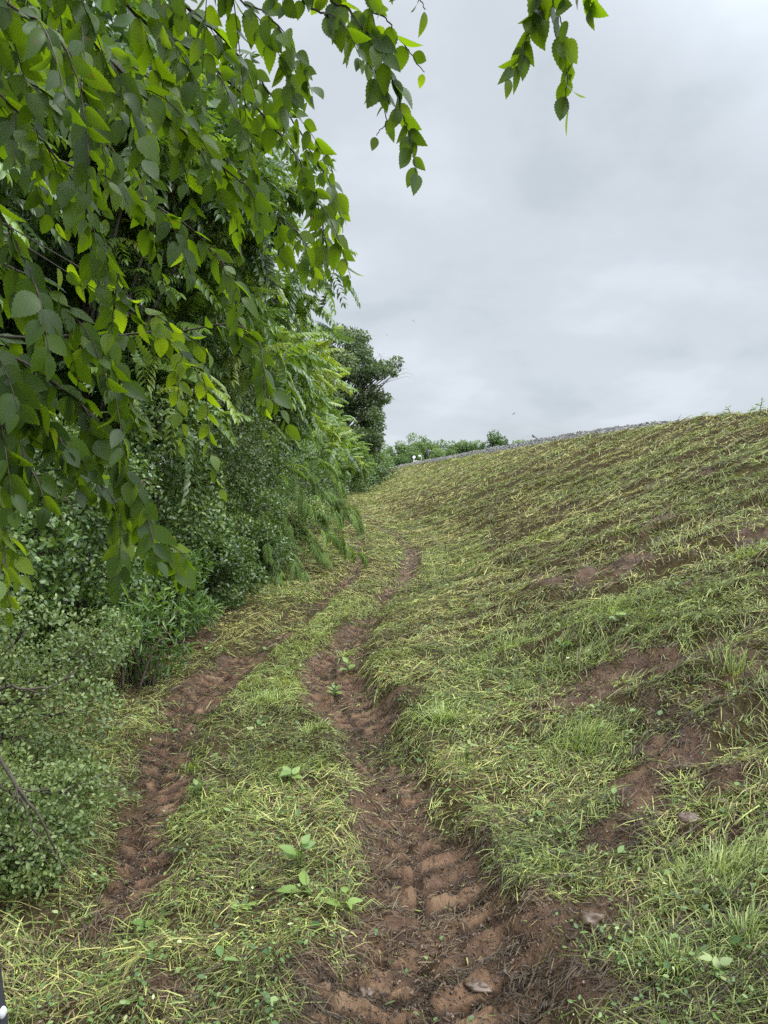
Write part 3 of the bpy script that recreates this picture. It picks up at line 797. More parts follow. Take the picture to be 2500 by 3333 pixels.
# ------------------------------------------------------------------ thicket and shrubs at the path edge
def shrub(name, label, cat, x, y, c, r, leaf, mat, n, size, group=None, m=14, tint0=.5, sz=(.25, .42)):
    base = at_ground(x, y)
    root = thing(name, label, cat, base, group)
    cl = sub_clumps(c, r, m, sz)
    parts = []
    for q, s in cl:
        b = base + np.array([rng.normal(0, .08), rng.normal(0, .08), -.03])
        mid = b * .45 + q * .55 + np.array([0, 0, .12 + .1 * rng.random()])
        parts.append(tube(spline([b, mid, q], 8), np.linspace(.012, .004, 8), 4))
        for _ in range(4):
            e = q + rdir(1)[0] * s * 1.1
            parts.append(tube(spline([mid * .3 + q * .7, (q + e) / 2 + np.array([0, 0, .03]), e], 5), np.linspace(.004, .0015, 5), 3))
    tv, tp = merge(parts)
    link('stem', mesh_from('stem', tv - base, tp, M_TWIG), root)
    pos, v, sh, k = clump_points(cl, n)
    pos[:, 2] = np.maximum(pos[:, 2], groundz(pos[:, 0], pos[:, 1]) + .03 + .1 * rng.random(n))
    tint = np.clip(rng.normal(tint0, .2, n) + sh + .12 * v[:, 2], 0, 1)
    sc = rng.uniform(size[0], size[1], n)
    if leaf in ('feathery', 'pinnate'):
        h = v.copy(); h[:, 2] *= .3
        D = nrm(h + rng.normal(0, .35, (n, 3)) + np.array([.25, -.1, -.1])); Nn = np.array([0, 0, 1.0]) + rng.normal(0, .3, (n, 3))
        V, pl, tt = mesh_fronds(MIMO if leaf == 'feathery' else TOH, pos - D * sc[:, None] * .4, D, Nn, sc, tint)
    else:
        D = nrm(v * .5 + rng.normal(0, .7, (n, 3)) + np.array([0, 0, .1 if leaf == 'broad' else .25]))
        Nn = nrm(v * .6 + rng.normal(0, .55, (n, 3)) + np.array([0, -.2, .6]))
        tvv = LANCE if leaf == 'lance' else HEX
        V, pl = bake(tvv, HEXF, pos, frames(D, Nn), sc); tt = np.repeat(tint, len(tvv))
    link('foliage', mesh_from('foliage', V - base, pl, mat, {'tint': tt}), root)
    return root
TH = 'thicket bushes under the trees'
for x, y, r, n, s, lab in [(-3.4, 4.9, (1.0, .9, 1.3), 15000, (.032, .058), 'dark round leaved thicket bush behind the privet'),
                           (-4.3, 6.2, (1.1, 1.0, 1.6), 14000, (.04, .068), 'leafy thicket bush deep behind the olive privet'),
                           (-3.0, 5.7, (.8, .7, 1.1), 13000, (.04, .062), 'round leaved thicket bush between the lance leaved plant and the olive privet'),
                           (-2.75, 6.3, (1.0, 1.0, 1.45), 15000, (.034, .06), 'dark thicket bush rising behind the lance leaved plant'),
                           (-1.8, 9.3, (.6, .9, .75), 9000, (.034, .06), 'low thicket bush filling the edge just past the track bend'),
                           (-1.7, 11.1, (.6, .9, .85), 8500, (.036, .062), 'low thicket bush under the nearest mimosa sprays'),
                           (-1.7, 15.2, (.6, 1.6, .9), 8500, (.04, .07), 'low thicket bush between the two mimosa saplings'),
                           (-2.45, 8.2, (1.0, 1.2, 1.5), 14000, (.036, .065), 'shaded thicket bush below the longest hanging elm bough'),
                           (-2.3, 10.6, (1.0, 1.4, 1.6), 13000, (.038, .07), 'thicket bush before the first mimosa spray'),
                           (-2.2, 13.6, (1.0, 1.7, 1.7), 12000, (.042, .078), 'thicket bush behind the white dotted shrub'),
                           (-2.2, 17.4, (1.05, 2.0, 1.8), 11000, (.045, .09), 'thicket bush behind the second mimosa spray'),
                           (-2.3, 22.5, (1.1, 2.6, 1.9), 7500, (.05, .10), 'thicket bush under the red tipped ailanthus'),
                           (-2.2, 29, (1.1, 3.4, 2.0), 7000, (.06, .12), 'thicket bush under the fresh green ailanthus'),
                           (-2.2, 38, (1.2, 4.5, 2.1), 6500, (.08, .15), 'thicket bush at the foot of the tall sumac'),
                           (-1.8, 51, (1.4, 6, 2.2), 6000, (.10, .2), 'thicket bush at the foot of the pale feathery sumac'),
                           (-.2, 70, (1.8, 8, 2.4), 6000, (.14, .26), 'thicket bush under the oak beside the bank'),
                           (2.3, 104, (2.6, 10, 3.0), 6000, (.2, .36), 'farthest thicket bush where path and bank meet')]:
    shrub('thicket_bush', lab, 'bush', x, y, (x, y, r[2] * .78), r, 'broad', M_VINE, n, s, TH, 18, .42)
# upper vines hanging over the wall of brown green small leaves
shrub('vine_bush', 'brownish green vine mound covering the trunks above the thicket', 'vine', -2.4, 11.2, (-2.1, 11.2, 2.7), (1.1, 1.6, 1.2), 'broad', M_OAK, 9000, (.035, .06), None, 16, .75)
# privet in front
shrub('privet_shrub', 'pale small leaved privet shrub spilling over the left track', 'shrub', -2.0, 3.7, (-1.82, 3.75, .50), (.74, .68, .52), 'broad', M_PRIV, 18000, (.015, .03), 'privet shrubs', 20, .55)
shrub('privet_shrub', 'olive privet shrub behind the pale one at the left edge', 'shrub', -2.75, 4.2, (-2.6, 4.2, .72), (.75, .6, .62), 'broad', M_PRIV, 11000, (.017, .032), 'privet shrubs', 16, .45)
shrub('privet_shrub', 'low sparse privet shrub sprawling in the lower left grass', 'shrub', -1.65, 2.9, (-1.60, 3.0, .24), (.52, .5, .30), 'broad', M_PRIV, 11000, (.014, .027), 'privet shrubs', 14, .5)
shrub('privet_shrub', 'white dotted pale shrub beside the mimosa sprays', 'shrub', -1.6, 12.6, (-1.35, 12.8, .85), (.75, 1.0, .75), 'broad', M_PRIV, 5000, (.03, .055), 'privet shrubs', 16, .8)
shrub('lance_leaf_plant', 'fresh green plant of long narrow leaves beside the muddy left track', 'plant', -1.72, 5.6, (-1.70, 5.6, .42), (.32, .40, .38), 'lance', M_WIL, 1100, (.06, .11), None, 14, .35)
shrub('lance_leaf_plant', 'darker narrow leaved plant against the thicket where the track bends', 'plant', -1.75, 7.1, (-1.72, 7.1, .5), (.4, .5, .45), 'lance', M_WIL, 1600, (.07, .13), None, 12, .35)
def mimosa(base, tips, label, size, n, tint0):
    base = at_ground(*base)
    root = thing('mimosa_sapling', label, 'sapling', base, 'mimosa saplings')
    parts, pos, D, Nn = [], [], [], []
    for tp in tips:
        tp = np.asarray(tp, float)
        mid = base * .45 + tp * .55; mid[2] = max(base[2], tp[2]) + .35 + .25 * rng.random()
        c = spline([base - np.array([0, 0, .05]), mid, tp], 24)
        parts.append(tube(c, np.linspace(.016, .004, 24), 5))
        for k in np.linspace(8, 23, n).astype(int):
            t = nrm((c[k] - c[k - 1])[None])[0]
            sv = nrm(np.cross(t, np.array([0, 0, 1.0]))[None])[0] * rng.choice([-1, 1])
            pos.append(c[k]); D.append(t * .7 + sv * rng.uniform(.2, .9) + np.array([0, 0, rng.uniform(-.5, .2)])); Nn.append(np.array([0, 0, 1.0]) + rng.normal(0, .3, 3))
        pos.append(c[-1]); D.append(t + np.array([0, 0, -.2])); Nn.append(np.array([0, 0, 1.0]))
    V, pl = merge(parts); link('stem', mesh_from('stem', V - base, pl, M_TWIG), root)
    pos, D, Nn = np.array(pos), np.array(D), np.array(Nn); m = len(pos)
    V, pl, tt = mesh_fronds(MIMO, pos, D, Nn, rng.uniform(size[0], size[1], m), np.clip(rng.normal(tint0, .18, m), 0, 1))
    link('foliage', mesh_from('foliage', V - base, pl, M_MIM, {'tint': tt}), root)
mimosa((-1.8, 12.2), [P(1165, 1790, 12.5), P(1110, 1740, 12.8), P(1050, 1790, 12.2), P(985, 1850, 11.3), P(900, 1900, 10.6), P(940, 1700, 11.5), P(870, 1760, 10.5), P(1010, 1640, 12)],
       'low mimosa sapling with ferny sprays reaching over the path, nearer of two', (.26, .44), 13, .6)
mimosa((-1.9, 20.5), [P(1165, 1685, 20), P(1130, 1640, 20.5), P(1085, 1660, 19.5), P(1040, 1600, 20), P(1100, 1560, 21)],
       'farther mimosa sapling with drooping ferny sprays over the path edge', (.4, .62), 12, .5)

# ------------------------------------------------------------------ the elm overhead
ELM_BASE = at_ground(-2.1, .75)
elm = thing('elm_tree', 'elm tree with drooping boughs of big toothed leaves over the upper left', 'tree', ELM_BASE)
LIMB_A = spline([(-2.05, .8, 2.3), (-1.5, 1.1, 3.2), (-.5, 1.35, 3.65), (.5, 1.45, 3.72), (1.0, 1.5, 3.68)], 40)
LIMB_B = spline([(-2.05, .8, 1.7), (-1.95, 1.25, 2.25), (-1.9, 1.8, 2.6), (-1.8, 2.4, 2.9)], 30)
LIMB_C = spline([(-2.1, .75, 1.2), (-1.95, 1.2, 1.6), (-1.9, 1.7, 1.85)], 20)
tp_ = [tube(spline([ELM_BASE - np.array([0, 0, .2]), ELM_BASE + np.array([.02, .02, .6]), (-2.05, .8, 1.9), (-2.0, .8, 3.2), (-2.2, .7, 4.6)], 16), np.interp(np.linspace(0, 1, 16), [0, .1, 1], [.2, .15, .07]), 10),
       tube(LIMB_A, np.linspace(.06, .016, 40), 7), tube(LIMB_B, np.linspace(.05, .014, 30), 7), tube(LIMB_C, np.linspace(.04, .012, 20), 7)]
tv, tpl = merge(tp_)
link('trunk', mesh_from('trunk', tv - ELM_BASE, tpl, M_BARK), elm)
ANCH = np.vstack([LIMB_A[5:], LIMB_B[4:], LIMB_C[3:]])

def bough(ctrl, leaf=(.044, .090), side=.9, twig=.22, chain=False, tint0=.45, dens=1.0):
    g = [P(*c) for c in ctrl]
    st = g[0]
    k = np.argmin(np.linalg.norm(ANCH - st, axis=1) + .25 * np.maximum(0, st[2] - ANCH[:, 2]))
    a = ANCH[k]
    main = spline([a, a * .5 + st * .5 + np.array([0, 0, .06])] + g, 14 * (len(g) + 1))
    seg = np.linalg.norm(np.diff(main, axis=0), axis=1); s = np.concatenate([[0], np.cumsum(seg)]); Lt = s[-1]
    main = main + np.cumsum(rng.normal(0, .0015, main.shape), axis=0)
    r0 = .0035 + .0028 * Lt if not chain else .003
    parts = [tube(main, np.interp(s, [0, Lt], [r0, .0012]), 5)]
    s0 = s[2 * 14 - 8]                      # leaves begin near the first guide point
    pos, D, Nn, sc, tn = [], [], [], [], []
    def add_leaf(p, t, sg, size):
        sidev = nrm(np.cross(t, pl_n)[None])[0] * sg
        d = .45 * t + .55 * sidev + np.array([0, 0, -.62]) + rng.normal(0, .18, 3)
        nn = pl_n * .75 + np.array([0, 0, .32]) + rng.normal(0, .48, 3)
        pet = .006
        pos.append(p + nrm(d[None])[0] * pet); D.append(d); Nn.append(nn); sc.append(size); tn.append(np.clip(rng.normal(tint0, .17), 0, 1))
    pl_n = nrm((EYE - main[len(main) // 2] + rng.normal(0, .7, 3))[None])[0]
    def leaves_on(path, l0, l1, step, big=1.0):
        sg_ = np.linalg.norm(np.diff(path, axis=0), axis=1); ss = np.concatenate([[0], np.cumsum(sg_)])
        l1 = min(l1, ss[-1]); q = l0; sgn = rng.choice([-1, 1])
        while q < l1:
            p = np.array([np.interp(q, ss, path[:, i]) for i in range(3)])
            p2 = np.array([np.interp(min(q + .01, ss[-1]), ss, path[:, i]) for i in range(3)])
            t = p2 - p
            t = nrm(t[None])[0] if np.linalg.norm(t) > 1e-6 else np.array([0, 0, -1.0])
            frac = (q - l0) / max(l1 - l0, .01)
            size = rng.uniform(*leaf) * (1 - .38 * frac ** 3) * big
            add_leaf(p, t, sgn, size); sgn = -sgn
            q += step * rng.uniform(.75, 1.25) / dens
        add_leaf(path[-1], np.array([0, 0, -1.0]), 0, leaf[0] * rng.uniform(.6, .95))
    leaves_on(main, s0, Lt, .036)
    if side > 0:
        q = s0; sgn = 1
        while q < Lt - .06:
            p = np.array([np.interp(q, s, main[:, i]) for i in range(3)])
            p2 = np.array([np.interp(min(q + .02, Lt), s, main[:, i]) for i in range(3)])
            t = nrm((p2 - p)[None])[0]
            pl_n = nrm((EYE - p + rng.normal(0, .9, 3))[None])[0]
            sv = nrm(np.cross(t, np.array([0, 0, 1.0]))[None])[0] * sgn
            tl = twig * rng.uniform(.5, 1.25) * (1 - .5 * (q - s0) / (Lt - s0))
            d0 = .6 * t + .42 * sv + rng.normal(0, .2, 3)
            d0 = nrm(d0[None])[0]
            path = np.array([p + d0 * tl * u + np.array([0, 0, -1.0]) * tl * u * u for u in np.linspace(0, 1, 7)])
            parts.append(tube(path, np.linspace(.0022, .0009, 7), 4))
            leaves_on(path, .02, tl * 3, .028)
            sgn = -sgn; q += .085 / side * rng.uniform(.7, 1.3)
    wv, wp = merge(parts)
    bo = link('bough', mesh_from('bough', wv - ELM_BASE, wp, M_TWIG), elm)
    pos, D, Nn, sc, tn = map(np.array, (pos, D, Nn, sc, tn))
    which = rng.integers(0, len(ELM), len(pos)); R = frames(D, Nn)
    R[:, :, 0] *= rng.uniform(.72, 1.2, (len(pos), 1))
    mp, ti, lu, lv = [], [], [], []
    for kk, (tv, tf, u_, v_) in enumerate(ELM):
        m = which == kk
        if m.any():
            mp.append(bake(tv, tf, pos[m], R[m], sc[m])); ti.append(np.repeat(tn[m], len(tv))); lu.append(np.tile(u_, m.sum())); lv.append(np.tile(v_, m.sum()))
    V, pls = merge(mp)
    link('foliage', mesh_from('foliage', V - ELM_BASE, pls, M_ELM, {'tint': np.concatenate(ti), 'lu': np.concatenate(lu), 'lv': np.concatenate(lv)}), bo)

bough([(-120, 400, 1.9), (60, 480, 1.95), (330, 610, 2.0), (560, 730, 2.1), (700, 880, 2.2), (725, 960, 2.2)], twig=.22)
bough([(180, -80, 1.7), (420, 260, 1.75), (600, 430, 1.85), (800, 610, 1.95), (940, 720, 2.0), (1000, 790, 2.0)])
bough([(360, -80, 1.8), (620, 160, 1.9), (830, 340, 2.0), (980, 540, 2.1), (1045, 700, 2.15), (1060, 840, 2.15)])
bough([(560, -90, 1.9), (760, 140, 2.0), (900, 300, 2.1), (1020, 470, 2.2), (1090, 600, 2.25), (1130, 730, 2.3)], twig=.2)
bough([(760, -90, 1.8), (880, 60, 1.8), (960, 190, 1.85), (1010, 330, 1.9)], twig=.2)
bough([(960, -90, 1.8), (1060, 60, 1.8), (1150, 160, 1.85), (1215, 290, 1.85), (1240, 400, 1.9), (1215, 455, 1.9)], side=.45, twig=.14)
bough([(1060, -90, 1.8), (1150, 60, 1.8), (1250, 190, 1.8), (1285, 300, 1.85), (1310, 420, 1.85), (1320, 510, 1.85), (1327, 612, 1.85)], side=0, leaf=(.064, .09), dens=1.7)
bough([(1190, -90, 1.75), (1260, 40, 1.75), (1330, 130, 1.8), (1375, 215, 1.8)], side=.25, twig=.10)
bough([(1300, -110, 1.6), (1330, -40, 1.6), (1375, 25, 1.6)], side=.3, twig=.08, leaf=(.06, .08))
bough([(1790, -110, 1.75), (1755, 0, 1.75), (1715, 130, 1.75), (1675, 230, 1.75), (1655, 262, 1.75)], side=0, leaf=(.068, .09), dens=1.7, chain=True)
bough([(1810, -110, 1.7), (1845, 40, 1.7), (1855, 160, 1.7), (1850, 250, 1.7), (1856, 338, 1.7)], side=0, leaf=(.078, .098), dens=1.7, chain=True)
bough([(1900, -110, 1.65), (1930, -40, 1.65), (1945, 20, 1.65)], side=0, leaf=(.07, .085))
bough([(-140, 560, 1.6), (40, 740, 1.65), (110, 880, 1.7), (170, 1050, 1.72), (165, 1210, 1.72)], side=.6, twig=.16, leaf=(.065, .09))
bough([(-140, 1060, 2.0), (300, 1090, 2.2), (560, 1080, 2.3), (720, 1060, 2.35), (830, 1130, 2.4), (860, 1300, 2.4), (850, 1400, 2.4)], side=.7, twig=.22)
bough([(540, 1090, 2.2), (590, 1200, 2.2), (598, 1330, 2.2), (602, 1450, 2.2)], side=0, chain=True, tint0=.95, leaf=(.06, .075))
bough([(600, 1080, 2.2), (660, 1220, 2.2), (672, 1360, 2.2), (682, 1480, 2.2), (702, 1590, 2.2)], side=0, chain=True, tint0=.9, leaf=(.06, .078))
bough([(-140, 1080, 1.75), (60, 1220, 1.8), (150, 1360, 1.85), (230, 1450, 1.85)], side=1.0, twig=.18, leaf=(.07, .095), tint0=.3)
bough([(-140, 1230, 1.7), (30, 1400, 1.75), (110, 1530, 1.8), (190, 1610, 1.8)], side=1.0, twig=.18, leaf=(.07, .095), tint0=.3)
bough([(-100, 1120, 1.95), (220, 1280, 2.0), (380, 1480, 2.05), (480, 1660, 2.1), (560, 1770, 2.1), (630, 1830, 2.1)], side=.9, twig=.18, leaf=(.07, .095), tint0=.35)
bough([(-120, 1420, 1.75), (0, 1600, 1.75), (25, 1850, 1.75), (45, 1990, 1.75)], side=.8, twig=.14, leaf=(.06, .08), tint0=.8)
bough([(-140, 240, 1.7), (140, 460, 1.75), (330, 760, 1.85), (430, 980, 1.9)], tint0=.4)
bough([(-80, -90, 1.5), (160, 150, 1.55), (290, 420, 1.6), (340, 640, 1.65)], tint0=.3)
bough([(-140, 760, 1.8), (180, 930, 1.9), (330, 1130, 1.95), (430, 1330, 2.0)], side=.9, tint0=.35)
bough([(60, -90, 2.4), (300, 120, 2.5), (520, 280, 2.6), (700, 480, 2.7), (860, 640, 2.75)], tint0=.5)
bough([(-140, 60, 2.3), (100, 260, 2.4), (300, 420, 2.5), (500, 640, 2.6)], tint0=.4)
bough([(-140, 1300, 2.2), (150, 1420, 2.3), (330, 1620, 2.4), (400, 1800, 2.4)], side=.9, tint0=.35, leaf=(.07, .09))

# ------------------------------------------------------------------ far trees beyond the bank
def far_tree(px, top_py, d, wpx, label, mat=M_FAR, tint0=.55, n=1700, base_z=0.0, m=12, slim=1.0):
    x = (px - VPX) / F_PX * d
    h = ((HOR - top_py) / F_PX * d + 1.7) * 1.12
    w = wpx * 1.1 / F_PX * d / 2
    lo = min(.30 * h, 4)
    c = (x, d, (h + lo) / 2); r = (w, w, (h - lo) / 2)
    px_m = d / 709
    put_tree('far_tree', label, 'tree', (x, d, base_z), (x, d, h * .75), h * .016 + .05, sub_clumps(c, r, m, (.30, .5)), 'broad', mat, n, (px_m * 1.1, px_m * 2.4),
             'trees beyond the bank', limb_r=.05, tint0=tint0)
for a in [(1225, 1470, 400, 60, 'far tree at the end of the wood just right of the oak', M_FAR, .3), (1262, 1462, 405, 60, 'far tree behind the thin utility pole', M_FAR, .45), (1296, 1440, 400, 56, 'far tree with a ragged top left of the white lamps'),
          (1330, 1427, 395, 56, 'tallest far tree above the round white sign'), (1362, 1436, 410, 50, 'far tree behind the white hooded lamp', M_FAR, .45), (1385, 1431, 420, 40, 'slender far tree with a notched top left of the dark post'),
          (1410, 1444, 415, 44, 'far tree directly behind the dark post'), (1445, 1453, 420, 60, 'flat topped far tree right of the dark post', M_FAR, .4), (1480, 1446, 425, 50, 'far tree left of the high domed one', M_FAR, .5),
          (1497, 1433, 430, 46, 'high domed far tree near the middle of the line'), (1528, 1443, 430, 48, 'pale far tree right of the high domed one', M_FAR, .65), (1556, 1452, 420, 44, 'low far tree behind the dark round pair', M_FAR, .5),
          (1345, 1478, 330, 60, 'shorter bush like far tree low behind the white box', M_FAR, .35), (1290, 1485, 340, 60, 'shorter dark far tree left of the white box', M_FAR, .25)]:
    far_tree(*a)
far_tree(1432, 1472, 230, 56, 'rounded light green tree in front of the far line', M_FAR, .75, 2200)
far_tree(1408, 1482, 235, 40, 'smaller rounded tree against the dark post', M_FAR, .65, 1600)
far_tree(1533, 1462, 190, 46, 'dark green round tree behind the gravel crest', M_DARK, .3, 2200)
far_tree(1574, 1470, 195, 50, 'dark low spreading tree beside the lone tree', M_DARK, .4, 2200)
far_tree(1618, 1424, 150, 72, 'lone dark tree rising clear above the gravel crest', M_DARK, .45, 3200, m=18)
far_tree(1702, 1436, 180, 70, 'thin pale tree top peeping over the gravel crest', M_FAR, .6, 1800, m=12)

# ------------------------------------------------------------------ posts, lamps and box beyond the crest
def flat_mat(name, col, rough=.5, spec=.4):
    return noise_mat(name, [(.3, tuple(c * .88 for c in col)), (.7, col)], 20, rough, spec, .1, .005)
M_WHITE = flat_mat('white_paint', (.78, .79, .80)); M_POLE = flat_mat('weathered_pole', (.10, .085, .07), .9, .2); M_BLACK = flat_mat('black_metal', (.03, .03, .034), .5, .4)
M_GREYM = flat_mat('grey_metal', (.45, .46, .46), .5)
def lathe(prof, seg=16):
    prof = np.asarray(prof, float); th = np.linspace(0, 2 * np.pi, seg, endpoint=False)
    V = np.stack([prof[:, None, 0] * np.cos(th), prof[:, None, 0] * np.sin(th), np.broadcast_to(prof[:, None, 1], (len(prof), seg))], -1).reshape(-1, 3)
    i = np.arange(len(prof) - 1)[:, None] * seg; j = np.arange(seg)[None]; j2 = (j + 1) % seg
    return V, [np.stack([i + j, i + j2, i + seg + j2, i + seg + j], -1).reshape(-1, 4)]
def boxm(c, s):
    c = np.asarray(c, float); s = np.asarray(s, float) / 2
    V = np.array([[x, y, z] for x in (-1, 1) for y in (-1, 1) for z in (-1, 1)], float) * s + c
    return V, [np.array([[0, 1, 3, 2], [4, 6, 7, 5], [0, 4, 5, 1], [2, 3, 7, 6], [0, 2, 6, 4], [1, 5, 7, 3]])]
def at_col(px, d):
    x = (px - VPX) / F_PX * d
    return np.array([x, d, gz(x, d)])
def zat(py, d): return (HOR - py) / F_PX * d + 1.7
# utility poles
for px, top, d, lab in [(1239, 1474, 330, 'thin brown utility pole beside the far end of the wood'), (1246, 1500, 335, 'short pole just right of the thin utility pole')]:
    b = at_col(px, d); h = zat(top, d) - b[2]
    t = thing('utility_pole', lab, 'pole', b)
    V, pl = tube([(0, 0, -.2), (0, 0, h * .5), (0, 0, h)], [.34, .30, .26], 8); link('pole', mesh_from('pole', V, pl, M_POLE), t)
    V, pl = boxm((0, 0, h - .8), (2.2, .12, .14)); link('crossarm', mesh_from('crossarm', V, pl, M_POLE), t)
    for sx in (-.95, -.4, .4, .95):
        V, pl = lathe([(0, h - .73), (.06, h - .73), (.07, h - .62), (.03, h - .55), (0, h - .54)], 8); link('insulator', mesh_from('insulator', V + np.array([sx, 0, 0]), pl, M_GREYM), t)
# dark post with bracket lamp
b = at_col(1394, 145); h = zat(1464, 145) - b[2]
t = thing('signal_post', 'tall dark leaning post with a small bracket lamp beyond the gravel', 'post', b)
V, pl = tube([(.08, 0, -.2), (0, 0, h * .5), (-.10, 0, h)], [.25, .24, .22], 8); link('pole', mesh_from('pole', V, pl, M_BLACK), t)
V, pl = tube(spline([(-.09, 0, h - .25), (.15, 0, h - .1), (.38, 0, h - .12)], 8), .025, 6); link('bracket', mesh_from('bracket', V, pl, M_GREYM), t)
V, pl = lathe([(0, .08), (.07, .06), (.11, 0), (.11, -.03), (0, -.03)]); link('lamp_head', mesh_from('lamp_head', V + np.array([.4, 0, h - .14]), pl, M_WHITE), t)
# round white sign
b = at_col(1347.5, 150); h = zat(1484, 150) - b[2]
t = thing('round_sign', 'round white sign on a slim white pole over the equipment box', 'sign', b)
V, pl = tube([(0, 0, -.2), (0, 0, h - .2)], .05, 8); link('pole', mesh_from('pole', V, pl, M_WHITE), t)
V, pl = lathe([(0, -.03), (.30, -.03), (.33, 0), (.30, .03), (0, .03)], 24); V = V[:, [0, 2, 1]] + np.array([0, -.08, h - .3]); link('plate', mesh_from('plate', V, pl, M_WHITE), t)
# hooded lamp
b = at_col(1371.5, 150); h = zat(1482, 150) - b[2]
t = thing('hooded_lamp', 'white hooded lamp on a bent pole between the round sign and dark post', 'lamp', b)
V, pl = tube(spline([(0, 0, -.2), (0, 0, h * .6), (0, 0, h - .3), (-.1, 0, h - .08), (-.3, 0, h - .05)], 20), .045, 8); link('pole', mesh_from('pole', V, pl, M_WHITE), t)
V, pl = lathe([(0, .16), (.10, .14), (.24, 0), (.27, -.16), (.25, -.16), (.2, 0), (0, .1)], 18); V = V + np.array([-.4, 0, h - .1]); link('hood', mesh_from('hood', V, pl, M_WHITE), t)
# white box
b = at_col(1351, 149.3)
t = thing('equipment_box', 'small white equipment box with a pipe rail on the gravel', 'box', b)
hb = zat(1499, 149.3) - b[2]
V, pl = boxm((0, 0, hb / 2), (.8, .5, hb)); link('cabinet', mesh_from('cabinet', V, pl, M_GREYM, smooth=False), t)
V, pl = boxm((0, 0, hb + .03), (.9, .6, .06)); link('lid', mesh_from('lid', V, pl, M_WHITE, smooth=False), t)
V, pl = tube([(.45, 0, hb * .9), (1.0, 0, hb * .9), (1.0, 0, -.1)], .03, 6); link('rail', mesh_from('rail', V, pl, M_WHITE), t)
# low white marker by the pole
b = at_col(1250, 300); h = zat(1511, 300) - b[2]
t = thing('marker_post', 'short white marker post at the far left end of the crest', 'post', b)
V, pl = boxm((0, 0, h / 2), (.3, .2, h)); link('post', mesh_from('post', V, pl, M_WHITE, smooth=False), t)
V, pl = boxm((0, -.12, h - .35), (.9, .05, .7)); link('plate', mesh_from('plate', V, pl, M_WHITE, smooth=False), t)

# ------------------------------------------------------------------ birds
M_BIRD = flat_mat('bird_plumage', (.035, .037, .045), .7, .2)
def bird(px, py, d, yaw, roll, span, label):
    c = P(px, py, d)
    root = thing('swallow', label, 'bird', c, 'swallows over the bank')
    root.rotation_euler = (0, roll, yaw)
    prof = [(0, -.5), (.03, -.47), (.055, -.36), (.10, -.15), (.105, .05), (.07, .25), (.03, .42), (0, .44)]
    V, pl = lathe(prof, 10); V = V[:, [0, 2, 1]] * np.array([1, -1, .9])
    parts = [(V, pl)]
    for s in (-1, 1):
        w = np.array([[.06 * s, .16, .02], [.06 * s, -.12, .02], [.55 * s, .22, .16], [.5 * s, -.02, .15], [1.05 * s, -.12, .10], [.98 * s, -.2, .095],
                      [.06 * s, .16, -.01], [.06 * s, -.12, -.01], [.55 * s, .22, .14], [.5 * s, -.02, .13], [1.05 * s, -.12, .09], [.98 * s, -.2, .085]])
        f = np.array([[0, 1, 3, 2], [2, 3, 5, 4], [6, 8, 9, 7], [8, 10, 11, 9], [0, 2, 8, 6], [2, 4, 10, 8], [1, 7, 9, 3], [3, 9, 11, 5]])
        parts.append((w, [f]))
        tl = np.array([[.01 * s, -.36, 0], [.05 * s, -.38, 0], [.16 * s, -.72, 0], [.01 * s, -.36, -.02], [.05 * s, -.38, -.02], [.16 * s, -.72, -.01]])
        parts.append((tl, [np.array([[0, 1, 4, 3], [1, 2, 5, 4], [2, 0, 3, 5]]), np.array([[0, 2, 1], [3, 4, 5]])]))
    V, pl = merge(parts)
    link('body', mesh_from('body', V * span / 2, pl, M_BIRD), root)
bird(1738, 1422, 24, .9, .35, .34, 'dark swallow gliding lowest, just above the gravel crest')
bird(1672, 1347, 45, -1.2, -.4, .34, 'small swallow flying above and left of the lowest one')
bird(1346, 1045, 60, .3, .6, .34, 'tiny swallow high over the oak')
bird(1260, 1090, 85, 2.0, .3, .34, 'faintest swallow left of the highest one')

# ------------------------------------------------------------------ single plants and clods on the ground
def ground_pt(px, py):
    q = G(px, py); q[2] = gz(q[0], q[1]); return q
def tuft(px, py, n, ln, spread, label, stops, lean=(0, 0), w=.0028):
    q = ground_pt(px, py)
    az = rng.random(n) * 2 * np.pi
    rad = spread * np.minimum(np.abs(rng.normal(0, .6, n)), 1.1)
    x = q[0] + 1.25 * rad * np.cos(az); y = q[1] + rad * np.sin(az)
    d = np.linalg.norm(q[:2])
    az2 = np.arctan2(.7 * np.sin(az) + lean[1] + rng.normal(0, .55, n), .7 * np.cos(az) + lean[0] + rng.normal(0, .55, n))
    tilt = np.clip(.95 - .8 * rad / spread + rng.normal(0, .28, n), .05, 1.4)
    L_ = ln * .58 * rng.uniform(.3, 1.1, n)
    V, pl, c = blades(x, y, groundz(x, y) - .005, az2, tilt, L_, np.full(n, w + .0004 * d), rng.uniform(.5, 1.3, n), lerp_col(stops, rng.random(n)))
    o = link('grass_tuft', mesh_from('grass_tuft', V - q, pl, M_GREEN, colors=c)); o.location = q
    tag(o, label, 'grass tuft', 'grass tufts')
PALE = [(0, (.12, .17, .04)), (.5, (.25, .31, .085)), (1, (.42, .45, .19))]
BRI = [(0, (.085, .12, .026)), (.5, (.19, .245, .052)), (1, (.34, .38, .10))]
OLV = [(0, (.10, .15, .035)), (.5, (.20, .26, .07)), (1, (.36, .37, .14))]
tuft(1440, 2350, 420, .30, .16, 'large pale arching grass tuft on the bank above the muddy right track', PALE, (-.4, .1))
tuft(1900, 2440, 420, .30, .22, 'combed over bright grass tuft right of the large pale one', BRI, (1.2, .2))
tuft(1500, 2510, 150, .18, .09, 'small bright grass tuft below the combed over one', BRI, (.3, .1))
tuft(2350, 2850, 420, .26, .16, 'upright green grass tuft at the right edge below the tan mud', PALE, (.5, .5))
